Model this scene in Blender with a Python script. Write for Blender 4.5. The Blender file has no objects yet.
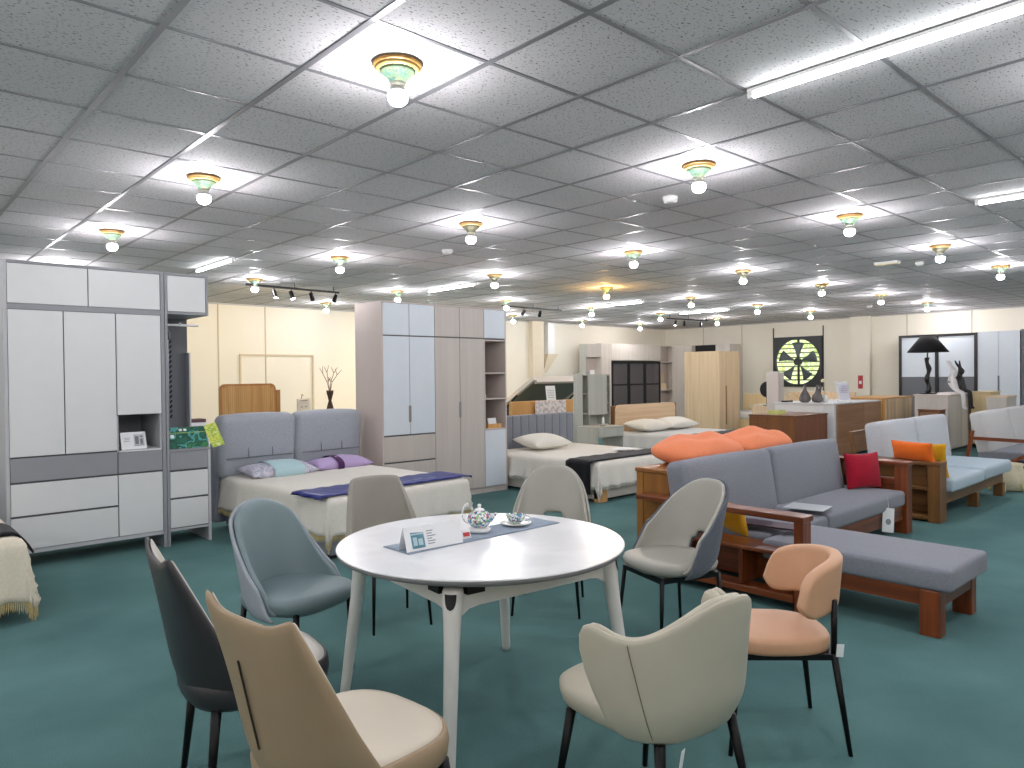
import bpy, bmesh, math, random
from mathutils import Vector, Matrix
random.seed(7)
PI = math.pi
sc = bpy.context.scene
C = sc.collection
H = 2.924            # ceiling height
GX0, GDX = 0.943, 0.6075     # ceiling grid pitch and phase
GY0, GDY = 3.103, 0.604

# ------------------------------------------------------------------ materials
MATS = {}
def lin(c):
    return tuple(((x/255)/12.92 if x/255 <= .04045 else (((x/255)+.055)/1.055)**2.4) for x in c)

def base_mat(name):
    m = bpy.data.materials.new(name); m.use_nodes = True
    nt = m.node_tree; b = nt.nodes['Principled BSDF']
    return m, nt, b

def mat(name, col, rough=.6, metal=0, var=.0, vscale=8, bump=0, bscale=60, spec=.5, sheen=0):
    if name in MATS: return MATS[name]
    m, nt, b = base_mat(name)
    c = lin(col)
    b.inputs['Roughness'].default_value = rough
    b.inputs['Metallic'].default_value = metal
    b.inputs['Specular IOR Level'].default_value = spec
    if sheen: b.inputs['Sheen Weight'].default_value = sheen
    tc = nt.nodes.new('ShaderNodeTexCoord')
    n = nt.nodes.new('ShaderNodeTexNoise'); n.inputs['Scale'].default_value = vscale; n.inputs['Detail'].default_value = 4
    nt.links.new(tc.outputs['Object'], n.inputs['Vector'])
    r = nt.nodes.new('ShaderNodeValToRGB')
    v = max(var, .012)
    r.color_ramp.elements[0].position = .3; r.color_ramp.elements[1].position = .7
    r.color_ramp.elements[0].color = tuple(x*(1-v) for x in c)+(1,)
    r.color_ramp.elements[1].color = tuple(min(1, x*(1+v)) for x in c)+(1,)
    nt.links.new(n.outputs['Fac'], r.inputs['Fac'])
    nt.links.new(r.outputs['Color'], b.inputs['Base Color'])
    if bump:
        n2 = nt.nodes.new('ShaderNodeTexNoise'); n2.inputs['Scale'].default_value = bscale; n2.inputs['Detail'].default_value = 3
        nt.links.new(tc.outputs['Object'], n2.inputs['Vector'])
        bp = nt.nodes.new('ShaderNodeBump'); bp.inputs['Strength'].default_value = bump; bp.inputs['Distance'].default_value = .01
        nt.links.new(n2.outputs['Fac'], bp.inputs['Height']); nt.links.new(bp.outputs['Normal'], b.inputs['Normal'])
    MATS[name] = m
    return m

def wood(name, c1, c2, axis='z', scale=1., rough=.4, stripes=0):
    """streaky grain running along axis"""
    if name in MATS: return MATS[name]
    m, nt, b = base_mat(name)
    b.inputs['Roughness'].default_value = rough
    tc = nt.nodes.new('ShaderNodeTexCoord'); mp = nt.nodes.new('ShaderNodeMapping')
    s = [22*scale, 22*scale, 22*scale]; s['xyz'.index(axis)] = 1.1*scale
    mp.inputs['Scale'].default_value = s
    nt.links.new(tc.outputs['Object'], mp.inputs['Vector'])
    n = nt.nodes.new('ShaderNodeTexNoise'); n.inputs['Scale'].default_value = 1; n.inputs['Detail'].default_value = 6; n.inputs['Distortion'].default_value = .6
    nt.links.new(mp.outputs['Vector'], n.inputs['Vector'])
    r = nt.nodes.new('ShaderNodeValToRGB')
    r.color_ramp.elements[0].position = .32; r.color_ramp.elements[1].position = .68
    r.color_ramp.elements[0].color = lin(c1)+(1,); r.color_ramp.elements[1].color = lin(c2)+(1,)
    nt.links.new(n.outputs['Fac'], r.inputs['Fac'])
    out = r.outputs['Color']
    if stripes:
        sx = nt.nodes.new('ShaderNodeSeparateXYZ'); nt.links.new(tc.outputs['Object'], sx.inputs[0])
        ad = nt.nodes.new('ShaderNodeMath'); ad.operation = 'ADD'
        nt.links.new(sx.outputs[0], ad.inputs[0]); nt.links.new(sx.outputs[1], ad.inputs[1])
        mu = nt.nodes.new('ShaderNodeMath'); mu.operation = 'MULTIPLY'; mu.inputs[1].default_value = stripes
        nt.links.new(ad.outputs[0], mu.inputs[0])
        fl = nt.nodes.new('ShaderNodeMath'); fl.operation = 'FLOOR'; nt.links.new(mu.outputs[0], fl.inputs[0])
        wn = nt.nodes.new('ShaderNodeTexWhiteNoise'); wn.noise_dimensions = '1D'; nt.links.new(fl.outputs[0], wn.inputs['W'])
        mr = nt.nodes.new('ShaderNodeMapRange'); mr.inputs['To Min'].default_value = .72; mr.inputs['To Max'].default_value = 1.1
        nt.links.new(wn.outputs['Value'], mr.inputs['Value'])
        vm = nt.nodes.new('ShaderNodeVectorMath'); vm.operation = 'SCALE'
        nt.links.new(out, vm.inputs[0]); nt.links.new(mr.outputs['Result'], vm.inputs['Scale'])
        out = vm.outputs[0]
    nt.links.new(out, b.inputs['Base Color'])
    MATS[name] = m
    return m

def fabric(name, col, var=.08, weave=420, rough=.9, bump=.25):
    if name in MATS: return MATS[name]
    m, nt, b = base_mat(name)
    c = lin(col)
    b.inputs['Roughness'].default_value = rough; b.inputs['Specular IOR Level'].default_value = .2
    b.inputs['Sheen Weight'].default_value = .12
    tc = nt.nodes.new('ShaderNodeTexCoord')
    n = nt.nodes.new('ShaderNodeTexNoise'); n.inputs['Scale'].default_value = 90; n.inputs['Detail'].default_value = 3
    nt.links.new(tc.outputs['Object'], n.inputs['Vector'])
    r = nt.nodes.new('ShaderNodeValToRGB')
    r.color_ramp.elements[0].position = .3; r.color_ramp.elements[1].position = .7
    r.color_ramp.elements[0].color = tuple(x*(1-var*1.6) for x in c)+(1,)
    r.color_ramp.elements[1].color = tuple(min(1, x*(1+var)) for x in c)+(1,)
    nt.links.new(n.outputs['Fac'], r.inputs['Fac']); nt.links.new(r.outputs['Color'], b.inputs['Base Color'])
    n2 = nt.nodes.new('ShaderNodeTexNoise'); n2.inputs['Scale'].default_value = weave
    nt.links.new(tc.outputs['Object'], n2.inputs['Vector'])
    bp = nt.nodes.new('ShaderNodeBump'); bp.inputs['Strength'].default_value = bump; bp.inputs['Distance'].default_value = .004
    nt.links.new(n2.outputs['Fac'], bp.inputs['Height']); nt.links.new(bp.outputs['Normal'], b.inputs['Normal'])
    MATS[name] = m
    return m

def emis(name, col, strength):
    if name in MATS: return MATS[name]
    m = bpy.data.materials.new(name); m.use_nodes = True
    nt = m.node_tree; nt.nodes.clear()
    e = nt.nodes.new('ShaderNodeEmission'); e.inputs[0].default_value = col+(1,); e.inputs[1].default_value = strength
    o = nt.nodes.new('ShaderNodeOutputMaterial'); nt.links.new(e.outputs[0], o.inputs[0])
    MATS[name] = m
    return m

def glass(name, col=(235, 240, 240), alpha=.25, rough=.05):
    if name in MATS: return MATS[name]
    m, nt, b = base_mat(name)
    b.inputs['Base Color'].default_value = lin(col)+(1,)
    b.inputs['Roughness'].default_value = rough
    b.inputs['Alpha'].default_value = alpha
    MATS[name] = m
    return m

def ramp_pattern(name, cols, scale, kind='voronoi', rough=.4, base=None):
    """blotchy multi-colour print (leaflets, painted china)"""
    if name in MATS: return MATS[name]
    m, nt, b = base_mat(name); b.inputs['Roughness'].default_value = rough
    tc = nt.nodes.new('ShaderNodeTexCoord')
    if kind == 'voronoi':
        n = nt.nodes.new('ShaderNodeTexVoronoi'); n.inputs['Scale'].default_value = scale
        nt.links.new(tc.outputs['Object'], n.inputs['Vector'])
        sp = nt.nodes.new('ShaderNodeSeparateXYZ'); nt.links.new(n.outputs['Color'], sp.inputs[0]); f = sp.outputs[0]
    else:
        n = nt.nodes.new('ShaderNodeTexNoise'); n.inputs['Scale'].default_value = scale; n.inputs['Detail'].default_value = 3
        nt.links.new(tc.outputs['Object'], n.inputs['Vector']); f = n.outputs['Fac']
    r = nt.nodes.new('ShaderNodeValToRGB'); r.color_ramp.interpolation = 'CONSTANT'
    while len(r.color_ramp.elements) < len(cols): r.color_ramp.elements.new(.5)
    for i, c in enumerate(cols):
        e = r.color_ramp.elements[i]
        e.position = i/len(cols) if kind == 'voronoi' else .3+.4*i/len(cols)
        e.color = lin(c)+(1,)
    nt.links.new(f, r.inputs['Fac']); nt.links.new(r.outputs['Color'], b.inputs['Base Color'])
    MATS[name] = m
    return m

# room surfaces
def carpet_mat():
    m, nt, b = base_mat('teal_carpet')
    b.inputs['Roughness'].default_value = .95; b.inputs['Specular IOR Level'].default_value = .15
    tc = nt.nodes.new('ShaderNodeTexCoord')
    n = nt.nodes.new('ShaderNodeTexNoise'); n.inputs['Scale'].default_value = 1.3; n.inputs['Detail'].default_value = 6
    nt.links.new(tc.outputs['Object'], n.inputs['Vector'])
    r = nt.nodes.new('ShaderNodeValToRGB')
    r.color_ramp.elements[0].position = .3; r.color_ramp.elements[1].position = .72
    r.color_ramp.elements[0].color = lin(CARPET1)+(1,); r.color_ramp.elements[1].color = lin(CARPET2)+(1,)
    nt.links.new(n.outputs['Fac'], r.inputs['Fac'])
    n3 = nt.nodes.new('ShaderNodeTexNoise'); n3.inputs['Scale'].default_value = 160; n3.inputs['Detail'].default_value = 2
    nt.links.new(tc.outputs['Object'], n3.inputs['Vector'])
    mr = nt.nodes.new('ShaderNodeMapRange'); mr.inputs['To Min'].default_value = .82; mr.inputs['To Max'].default_value = 1.18
    nt.links.new(n3.outputs['Fac'], mr.inputs['Value'])
    vm = nt.nodes.new('ShaderNodeVectorMath'); vm.operation = 'SCALE'
    nt.links.new(r.outputs['Color'], vm.inputs[0]); nt.links.new(mr.outputs['Result'], vm.inputs['Scale'])
    nt.links.new(vm.outputs[0], b.inputs['Base Color'])
    bp = nt.nodes.new('ShaderNodeBump'); bp.inputs['Strength'].default_value = .5; bp.inputs['Distance'].default_value = .006
    nt.links.new(n3.outputs['Fac'], bp.inputs['Height']); nt.links.new(bp.outputs['Normal'], b.inputs['Normal'])
    return m

def ceiling_mat():
    m, nt, b = base_mat('mineral_tile')
    b.inputs['Roughness'].default_value = .85
    tc = nt.nodes.new('ShaderNodeTexCoord')
    mp = nt.nodes.new('ShaderNodeMapping'); mp.inputs['Scale'].default_value = (55, 105, 1); mp.inputs['Rotation'].default_value = (0, 0, .4)
    nt.links.new(tc.outputs['Object'], mp.inputs['Vector'])
    n = nt.nodes.new('ShaderNodeTexNoise'); n.inputs['Scale'].default_value = 1.; n.inputs['Detail'].default_value = 2.5
    nt.links.new(mp.outputs['Vector'], n.inputs['Vector'])
    r = nt.nodes.new('ShaderNodeValToRGB')
    r.color_ramp.elements[0].position = .345; r.color_ramp.elements[1].position = .395
    r.color_ramp.elements[0].color = lin((112, 112, 112))+(1,); r.color_ramp.elements[1].color = lin(TILE)+(1,)
    nt.links.new(n.outputs['Fac'], r.inputs['Fac'])
    # each tile its own slight tone
    sx = nt.nodes.new('ShaderNodeSeparateXYZ'); nt.links.new(tc.outputs['Object'], sx.inputs[0])
    outs = []
    for i, (o0, d) in enumerate(((GX0, GDX), (GY0, GDY))):
        a = nt.nodes.new('ShaderNodeMath'); a.operation = 'SUBTRACT'; a.inputs[1].default_value = o0; nt.links.new(sx.outputs[i], a.inputs[0])
        q = nt.nodes.new('ShaderNodeMath'); q.operation = 'DIVIDE'; q.inputs[1].default_value = d; nt.links.new(a.outputs[0], q.inputs[0])
        f = nt.nodes.new('ShaderNodeMath'); f.operation = 'FLOOR'; nt.links.new(q.outputs[0], f.inputs[0]); outs.append(f)
    cb = nt.nodes.new('ShaderNodeCombineXYZ'); nt.links.new(outs[0].outputs[0], cb.inputs[0]); nt.links.new(outs[1].outputs[0], cb.inputs[1])
    wn = nt.nodes.new('ShaderNodeTexWhiteNoise'); wn.noise_dimensions = '2D'; nt.links.new(cb.outputs[0], wn.inputs['Vector'])
    mr = nt.nodes.new('ShaderNodeMapRange'); mr.inputs['To Min'].default_value = .93; mr.inputs['To Max'].default_value = 1.0
    nt.links.new(wn.outputs['Value'], mr.inputs['Value'])
    vm = nt.nodes.new('ShaderNodeVectorMath'); vm.operation = 'SCALE'
    nt.links.new(r.outputs['Color'], vm.inputs[0]); nt.links.new(mr.outputs['Result'], vm.inputs['Scale'])
    nt.links.new(vm.outputs[0], b.inputs['Base Color'])
    return m

CARPET1 = (74, 108, 108); CARPET2 = (94, 130, 129)
TILE = (207, 204, 206)
EXPOSURE = 0.27

# ------------------------------------------------------------------ mesh builder
SHIFT = {}
def shift_of(o):
    return SHIFT.get(o.name, Vector((0, 0, 0))) if o else Vector((0, 0, 0))

class MB:
    def __init__(s): s.bm = bmesh.new()
    def box(s, x0, x1, y0, y1, z0, z1, bev=0, seg=2):
        bm = s.bm
        vs = [bm.verts.new((x, y, z)) for x in (x0, x1) for y in (y0, y1) for z in (z0, z1)]
        fs = [(0, 1, 3, 2), (4, 6, 7, 5), (0, 4, 5, 1), (2, 3, 7, 6), (0, 2, 6, 4), (1, 5, 7, 3)]
        faces = [bm.faces.new([vs[i] for i in f]) for f in fs]
        if bev:
            es = list({e for f in faces for e in f.edges})
            bmesh.ops.bevel(bm, geom=es, offset=bev, segments=seg, affect='EDGES', profile=.5)
        return s
    def obox(s, c, size, rot=(0, 0, 0), bev=0, seg=2):
        """box centred at c, rotated by euler rot"""
        n0 = set(s.bm.verts)
        s.box(-size[0]/2, size[0]/2, -size[1]/2, size[1]/2, -size[2]/2, size[2]/2, bev, seg)
        M = Matrix.Translation(c) @ Matrix.Rotation(rot[2], 4, 'Z') @ Matrix.Rotation(rot[1], 4, 'Y') @ Matrix.Rotation(rot[0], 4, 'X')
        for v in s.bm.verts:
            if v not in n0: v.co = M @ v.co
        return s
    def bar(s, p, q, r0, r1=None, n=12, sq=None):
        """tapered round (or square, sq) bar from p to q"""
        r1 = r0 if r1 is None else r1
        p, q = Vector(p), Vector(q); d = (q-p).normalized()
        a = Vector((0, 0, 1)) if abs(d.z) < .95 else Vector((1, 0, 0))
        u = d.cross(a).normalized(); v = d.cross(u)
        if abs(d.z) >= .95: u, v = Vector((1, 0, 0)), Vector((0, 1, 0))
        rings = []
        if sq: n = 4
        for c, r in ((p, r0), (q, r1)):
            ring = []
            for i in range(n):
                t = 2*PI*i/n + (PI/4 if sq else 0)
                k = 1.414 if sq else 1
                ring.append(s.bm.verts.new(c + u*math.cos(t)*r*k + v*math.sin(t)*r*k))
            rings.append(ring)
        for i in range(n):
            s.bm.faces.new((rings[0][i], rings[0][(i+1) % n], rings[1][(i+1) % n], rings[1][i]))
        s.bm.faces.new(rings[0][::-1]); s.bm.faces.new(rings[1])
        return s
    def path(s, pts, r, n=8):
        for a, b in zip(pts[:-1], pts[1:]): s.bar(a, b, r if not callable(r) else r(a), None, n)
        return s
    def lathe(s, prof, c=(0, 0, 0), n=24, flute=0, fl_amp=0):
        c = Vector(c); rings = []
        for r, z in prof:
            if r < 1e-6: rings.append([s.bm.verts.new(c+Vector((0, 0, z)))]); continue
            ring = []
            for i in range(n):
                t = 2*PI*i/n; rr = r*(1+fl_amp*math.cos(flute*t)) if flute else r
                ring.append(s.bm.verts.new(c+Vector((rr*math.cos(t), rr*math.sin(t), z))))
            rings.append(ring)
        for a, b in zip(rings[:-1], rings[1:]):
            for i in range(n):
                j = (i+1) % n
                if len(a) == 1 and len(b) == 1: continue
                if len(a) == 1: s.bm.faces.new((a[0], b[j], b[i]))
                elif len(b) == 1: s.bm.faces.new((a[i], a[j], b[0]))
                else: s.bm.faces.new((a[i], a[j], b[j], b[i]))
        if len(rings[0]) > 1: s.bm.faces.new(rings[0][::-1])
        if len(rings[-1]) > 1: s.bm.faces.new(rings[-1])
        return s
    def grid(s, fn, nu, nv, skip=None, wrap=False):
        V = [[s.bm.verts.new(fn(i/nu, j/nv)) for j in range(nv+1)] for i in range(nu+1)]
        for i in range(nu):
            for j in range(nv):
                if skip and skip(i, j): continue
                s.bm.faces.new((V[i][j], V[i+1][j], V[i+1][j+1], V[i][j+1]))
        return s
    def prism(s, pts, z0, z1, bev=0):
        a = [s.bm.verts.new((x, y, z0)) for x, y in pts]; b = [s.bm.verts.new((x, y, z1)) for x, y in pts]
        n = len(pts)
        fs = [s.bm.faces.new(a[::-1]), s.bm.faces.new(b)]
        for i in range(n): fs.append(s.bm.faces.new((a[i], a[(i+1) % n], b[(i+1) % n], b[i])))
        return s
    def sheet(s, pts, axis, t):
        """outline in a vertical plane, extruded by t. axis 'y': pts are (x,z) at y=t0..t1"""
        t0, t1 = t
        f = (lambda p, w: (p[0], w, p[1])) if axis == 'y' else (lambda p, w: (w, p[0], p[1]))
        a = [s.bm.verts.new(f(p, t0)) for p in pts]; b = [s.bm.verts.new(f(p, t1)) for p in pts]
        n = len(pts)
        s.bm.faces.new(a); s.bm.faces.new(b[::-1])
        for i in range(n): s.bm.faces.new((a[(i+1) % n], a[i], b[i], b[(i+1) % n]))
        return s
    def pad(s, out, prof, n=40):
        """stack of scaled outlines; prof = [(scale, z)]; closed with centre points"""
        rings = []
        for k, z in prof:
            rings.append([s.bm.verts.new((out(2*PI*i/n)[0]*k, out(2*PI*i/n)[1]*k, z)) for i in range(n)])
        for a, b in zip(rings[:-1], rings[1:]):
            for i in range(n): s.bm.faces.new((a[i], a[(i+1) % n], b[(i+1) % n], b[i]))
        s.bm.faces.new(rings[0][::-1]); s.bm.faces.new(rings[-1])
        return s
    def rbox(s, c, size, r, nx=6, ny=6, nz=2, bulge=(0, 0, 0), rot=(0, 0, 0), soft=0):
        """rounded upholstered block with swelling faces"""
        h = [x/2 for x in size]; r = min(r, min(h)*.99)
        def ax(hh, n):
            core = [-(hh-r)+2*(hh-r)*i/n for i in range(n+1)]
            return [-hh, -hh+r*.586] + core + [hh-r*.586, hh]
        A = [ax(h[0], nx), ax(h[1], ny), ax(h[2], nz)]
        M = Matrix.Translation(c) @ Matrix.Rotation(rot[2], 4, 'Z') @ Matrix.Rotation(rot[1], 4, 'Y') @ Matrix.Rotation(rot[0], 4, 'X')
        cache = {}
        def V(i, j, k):
            key = (i, j, k)
            if key in cache: return cache[key]
            p = Vector((A[0][i], A[1][j], A[2][k]))
            q = Vector([max(-(h[m]-r), min(h[m]-r, p[m])) for m in range(3)])
            d = p-q
            if d.length > 1e-9: p = q + d.normalized()*r
            e = [p[m]/h[m] for m in range(3)]
            f = [max(0, 1-e[m]**2) for m in range(3)]
            p = Vector((p.x + bulge[0]*e[0]*f[1]*f[2], p.y + bulge[1]*e[1]*f[0]*f[2], p.z + bulge[2]*e[2]*f[0]*f[1]))
            if soft:
                p.z += soft*math.sin(p.x*17+p.y*9)*math.cos(p.y*13-p.x*5)*(1 if e[2] > 0 else 0)
            cache[key] = s.bm.verts.new(M @ p); return cache[key]
        n0, n1, n2 = len(A[0]), len(A[1]), len(A[2])
        for k in (0, n2-1):
            for i in range(n0-1):
                for j in range(n1-1):
                    f = [V(i, j, k), V(i+1, j, k), V(i+1, j+1, k), V(i, j+1, k)]
                    s.bm.faces.new(f if k else f[::-1])
        for j in (0, n1-1):
            for i in range(n0-1):
                for k in range(n2-1):
                    f = [V(i, j, k), V(i+1, j, k), V(i+1, j, k+1), V(i, j, k+1)]
                    s.bm.faces.new(f if j == 0 else f[::-1])
        for i in (0, n0-1):
            for j in range(n1-1):
                for k in range(n2-1):
                    f = [V(i, j, k), V(i, j+1, k), V(i, j+1, k+1), V(i, j, k+1)]
                    s.bm.faces.new(f if i else f[::-1])
        return s
    def pillow(s, w, d, h, c=(0, 0, 0), rot=(0, 0, 0), n=14, sag=0, crumple=0, seed=0, pin=.10):
        M = Matrix.Translation(c) @ Matrix.Rotation(rot[2], 4, 'Z') @ Matrix.Rotation(rot[1], 4, 'Y') @ Matrix.Rotation(rot[0], 4, 'X')
        rnd = random.Random(seed); ph = [rnd.uniform(0, 6) for _ in range(6)]
        T = {}
        for side in (1, -1):
            for i in range(n+1):
                for j in range(n+1):
                    if side == -1 and (i in (0, n) or j in (0, n)): T[(side, i, j)] = T[(1, i, j)]; continue
                    u, v = -math.cos(PI*i/n), -math.cos(PI*j/n)
                    pn = (1-.10*(1-abs(v)**2)*abs(u)**3, 1-.10*(1-abs(u)**2)*abs(v)**3) if pin <= .10 else (1-pin*v**4*.9, 1-pin*u**4)
                    x, y = u*w/2*pn[0], v*d/2*pn[1]
                    z = side*h/2*(max(0, (1-u**2))*max(0, (1-v**2)))**.42
                    if crumple: z += crumple*h*math.sin(5*u+ph[0]+2*v)*math.sin(4*v+ph[1]-u)*(1-u*u)*(1-v*v)*side
                    z += -sag*(u*u)*h
                    T[(side, i, j)] = s.bm.verts.new(M @ Vector((x, y, z)))
        for side in (1, -1):
            for i in range(n):
                for j in range(n):
                    f = [T[(side, i, j)], T[(side, i+1, j)], T[(side, i+1, j+1)], T[(side, i, j+1)]]
                    s.bm.faces.new(f if side > 0 else f[::-1])
        return s
    def build(s, name, m, parent=None, smooth=None, bev=0, sub=0, solid=None, local=False):
        bm = s.bm
        if smooth is None: smooth = False
        bmesh.ops.recalc_face_normals(bm, faces=bm.faces[:]) if solid is None else None
        sh = Vector((0, 0, 0)) if local else shift_of(parent)
        if sh.length > 0:
            for v in bm.verts: v.co -= sh
        me = bpy.data.meshes.new(name); bm.to_mesh(me); bm.free()
        o = bpy.data.objects.new(name, me); C.objects.link(o)
        if parent: o.parent = parent
        SHIFT[o.name] = sh.copy()
        if m is not None:
            for mm in (m if isinstance(m, (list, tuple)) else [m]): me.materials.append(mm)
        if smooth:
            for p in me.polygons: p.use_smooth = True
        if solid:
            md = o.modifiers.new('solid', 'SOLIDIFY'); md.thickness = solid[0]; md.offset = solid[1]
        if bev:
            md = o.modifiers.new('bevel', 'BEVEL'); md.width = bev; md.segments = 2; md.limit_method = 'ANGLE'
        if sub:
            md = o.modifiers.new('sub', 'SUBSURF'); md.levels = sub; md.render_levels = sub
        return o

def B(x0, x1, y0, y1, z0, z1, name, m, parent=None, bev=0, label=None):
    o = MB().box(x0, x1, y0, y1, z0, z1).build(name, m, parent, bev=bev)
    if label: o['label'] = label
    return o

def thing(name, label, cat, loc=(0, 0, 0), rotz=0, group=None, world=False):
    o = bpy.data.objects.new(name, None); C.objects.link(o)
    o.location = loc; o.rotation_euler = (0, 0, rotz)
    o.empty_display_size = .1
    o['label'] = label; o['category'] = cat
    if group: o['group'] = group
    SHIFT[o.name] = Vector(loc) if world else Vector((0, 0, 0))
    return o

def tag(o, label, cat, group=None, kind=None):
    o['label'] = label; o['category'] = cat
    if group: o['group'] = group
    if kind: o['kind'] = kind
    return o

def struct(o, label=None):
    o['kind'] = 'structure'
    if label: o['label'] = label
    return o

def copy_tree(o, parent=None):
    c = o.copy(); C.objects.link(c); c.parent = parent
    for ch in o.children: copy_tree(ch, c)
    return c

# ------------------------------------------------------------------ common materials
M_white = mat('white_laminate', (214, 216, 217), .42)
M_white2 = mat('cool_white_laminate', (208, 216, 224), .35)
M_grey = mat('grey_laminate', (140, 142, 147), .5)
M_dgrey = mat('dark_grey_laminate', (98, 101, 106), .5)
M_lgrey = mat('light_grey_laminate', (182, 184, 188), .5)
M_greige = wood('greige_laminate', (186, 178, 171), (194, 187, 180), 'z', .6, .45)
M_greige_side = mat('greige_side', (196, 184, 178), .5)
M_pale = wood('pale_ash', (205, 197, 188), (216, 209, 200), 'z', .5, .5)
M_sage = wood('greyed_ash', (172, 172, 163), (186, 186, 177), 'z', .5, .5)
M_black = mat('black_metal', (22, 22, 24), .35, .3)
M_leg = mat('black_steel', (16, 17, 19), .38, .5)
M_gap = mat('matt_black', (30, 30, 32), .8)  # plain matt black for legs, plinths, insets, niche and unlit lenses
M_walnut = wood('walnut_z', (96, 58, 26), (128, 80, 38), 'z', .8, .42)
M_walnut_x = wood('walnut_x', (92, 56, 32), (126, 78, 44), 'x', .8, .38)
M_redwood_x = wood('rosewood_x', (84, 40, 18), (136, 70, 32), 'x', .8, .28)
M_redwood_y = wood('rosewood_y', (84, 40, 18), (140, 72, 34), 'y', .8, .28)
M_redwood_z = wood('rosewood_z', (90, 42, 18), (138, 70, 32), 'z', .8, .28)
M_amber = wood('amber_oak_z', (132, 86, 36), (160, 108, 48), 'z', .8, .35)
M_oakdk_x = wood('brown_oak_x', (98, 68, 40), (128, 92, 56), 'x', .8, .4)
M_oakdk_y = wood('brown_oak_y', (96, 64, 32), (128, 88, 46), 'y', .8, .4)
M_oakdk_z = wood('brown_oak_z', (98, 66, 34), (130, 90, 48), 'z', .8, .4)
M_oak = wood('honey_oak', (196, 146, 84), (214, 166, 104), 'z', 1, .45)
M_ash = wood('blond_ash', (206, 180, 144), (222, 198, 164), 'z', .7, .45)
M_ashx = wood('blond_ash_x', (204, 174, 138), (222, 196, 162), 'x', .7, .45)
M_yellow = wood('pale_pine', (222, 196, 146), (234, 210, 162), 'z', .7, .5)
M_bulb = emis('bulb_glow', (.985, .96, 1), 370)
M_bulb_w = emis('bulb_glow_warm', (1, .60, .20), 420)
M_tube = emis('tube_glow', (.96, .98, 1), 34)
M_spot = emis('spot_glow', (1, .80, .52), 120)
M_plastic = mat('white_plastic', (226, 226, 224), .35)
M_paper = mat('white_card', (232, 234, 236), .6)
M_print = mat('grey_print', (140, 146, 152), .7)
M_acryl = glass('clear_acrylic', (235, 240, 244), .22, .06)

# ------------------------------------------------------------------ room
RX0, RX1, RY0, RY1 = -4.2, 19.3, -4.6, 13.8
M_wall = mat('cream_wall', (234, 228, 212), .85, var=.02, vscale=1.2)
def slab(name, x0, x1, y0, y1, z0, z1, m):
    return struct(B(x0, x1, y0, y1, z0, z1, name, m))
fl = slab('floor', RX0-.2, RX1+.2, RY0-.2, RY1+.2, -.1, 0, carpet_mat())
ce = slab('ceiling', RX0-.2, RX1+.2, RY0-.2, RY1+.2, H, H+.1, ceiling_mat())
# wall on the left of the photograph (behind the beds); one on the right with an opening for the fan
slab('wall_left', RX0-.2, RX1+.2, RY1, RY1+.2, 0, H, M_wall)
FY0, FY1, FZ0, FZ1 = 8.72, 10.1, 1.10, 2.48
m = MB()
m.box(RX1, RX1+.2, RY0, FY0, 0, H); m.box(RX1, RX1+.2, FY1, RY1, 0, H)
m.box(RX1, RX1+.2, FY0, FY1, 0, FZ0); m.box(RX1, RX1+.2, FY0, FY1, FZ1, H)
struct(m.build('wall_right', M_wall))
slab('wall_near', RX0-.2, RX1+.2, RY0-.2, RY0, 0, H, M_wall)
slab('wall_rear', RX0-.2, RX0, RY0, RY1, 0, H, M_wall)
# columns
slab('trim_1', RX1-.14, RX1, 7.45, 7.95, 0, H, M_wall)
slab('trim_2', 13.2, 13.62, RY1-.15, RY1, 0, H, mat('beige_column', (222, 210, 186), .8))
# panel joints and skirting on the left wall
M_joint = mat('wall_joint', (196, 184, 160), .8)
m = MB()
for x in (3.9, 5.08, 6.0, 8.3, 9.6, 10.8, 12.0): m.box(x, x+.02, RY1-.012, RY1, .1, H)
struct(m.build('trim_3', M_joint))
m = MB()   # boarded-up hatch outline
m.box(5.48, 7.02, RY1-.035, RY1-.012, 1.93, 1.96); m.box(5.48, 5.51, RY1-.035, RY1-.012, .6, 1.93); m.box(6.99, 7.02, RY1-.035, RY1-.012, .6, 1.93)
struct(m.build('trim_4', mat('hatch_frame', (206, 192, 164), .7)))
m = MB()
for y in (11.1, 6.6, 12.4, 5.2, 3.6): m.box(RX1-.012, RX1, y, y+.02, .1, H)
struct(m.build('trim_5', M_joint))
m = MB(); m.box(RX0, RX1, RY1-.02, RY1-.001, 0, .1); struct(m.build('baseboard_left', mat('skirting', (200, 190, 170), .6)))
m = MB(); m.box(RX1-.02, RX1-.001, RY0, RY1-.02, 0, .1); struct(m.build('baseboard_right', MATS['skirting']))
# ceiling grid bars
M_tbar = mat('grid_bar', (128, 128, 132), .42, .25)
m = MB()
i0, i1 = math.ceil((RX0-GX0)/GDX), math.floor((RX1-GX0)/GDX)
for i in range(i0, i1+1):
    x = GX0+i*GDX; w = .014
    m.box(x-w, x+w, RY0, RY1, H-.004, H+.001)
j0, j1 = math.ceil((RY0-GY0)/GDY), math.floor((RY1-GY0)/GDY)
for j in range(j0, j1+1):
    y = GY0+j*GDY; w = .011
    m.box(RX0, RX1, y-w, y+w, H-.003, H+.001)
struct(m.build('trim_6', M_tbar))
m = MB(); 
m.box(RX0, RX1, RY1-.03, RY1-.001, H-.03, H-.0045); m.box(RX1-.03, RX1-.001, RY0, RY1-.03, H-.03, H-.0045)
struct(m.build('trim_7', mat('wall_angle', (190, 188, 184), .5)))

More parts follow.
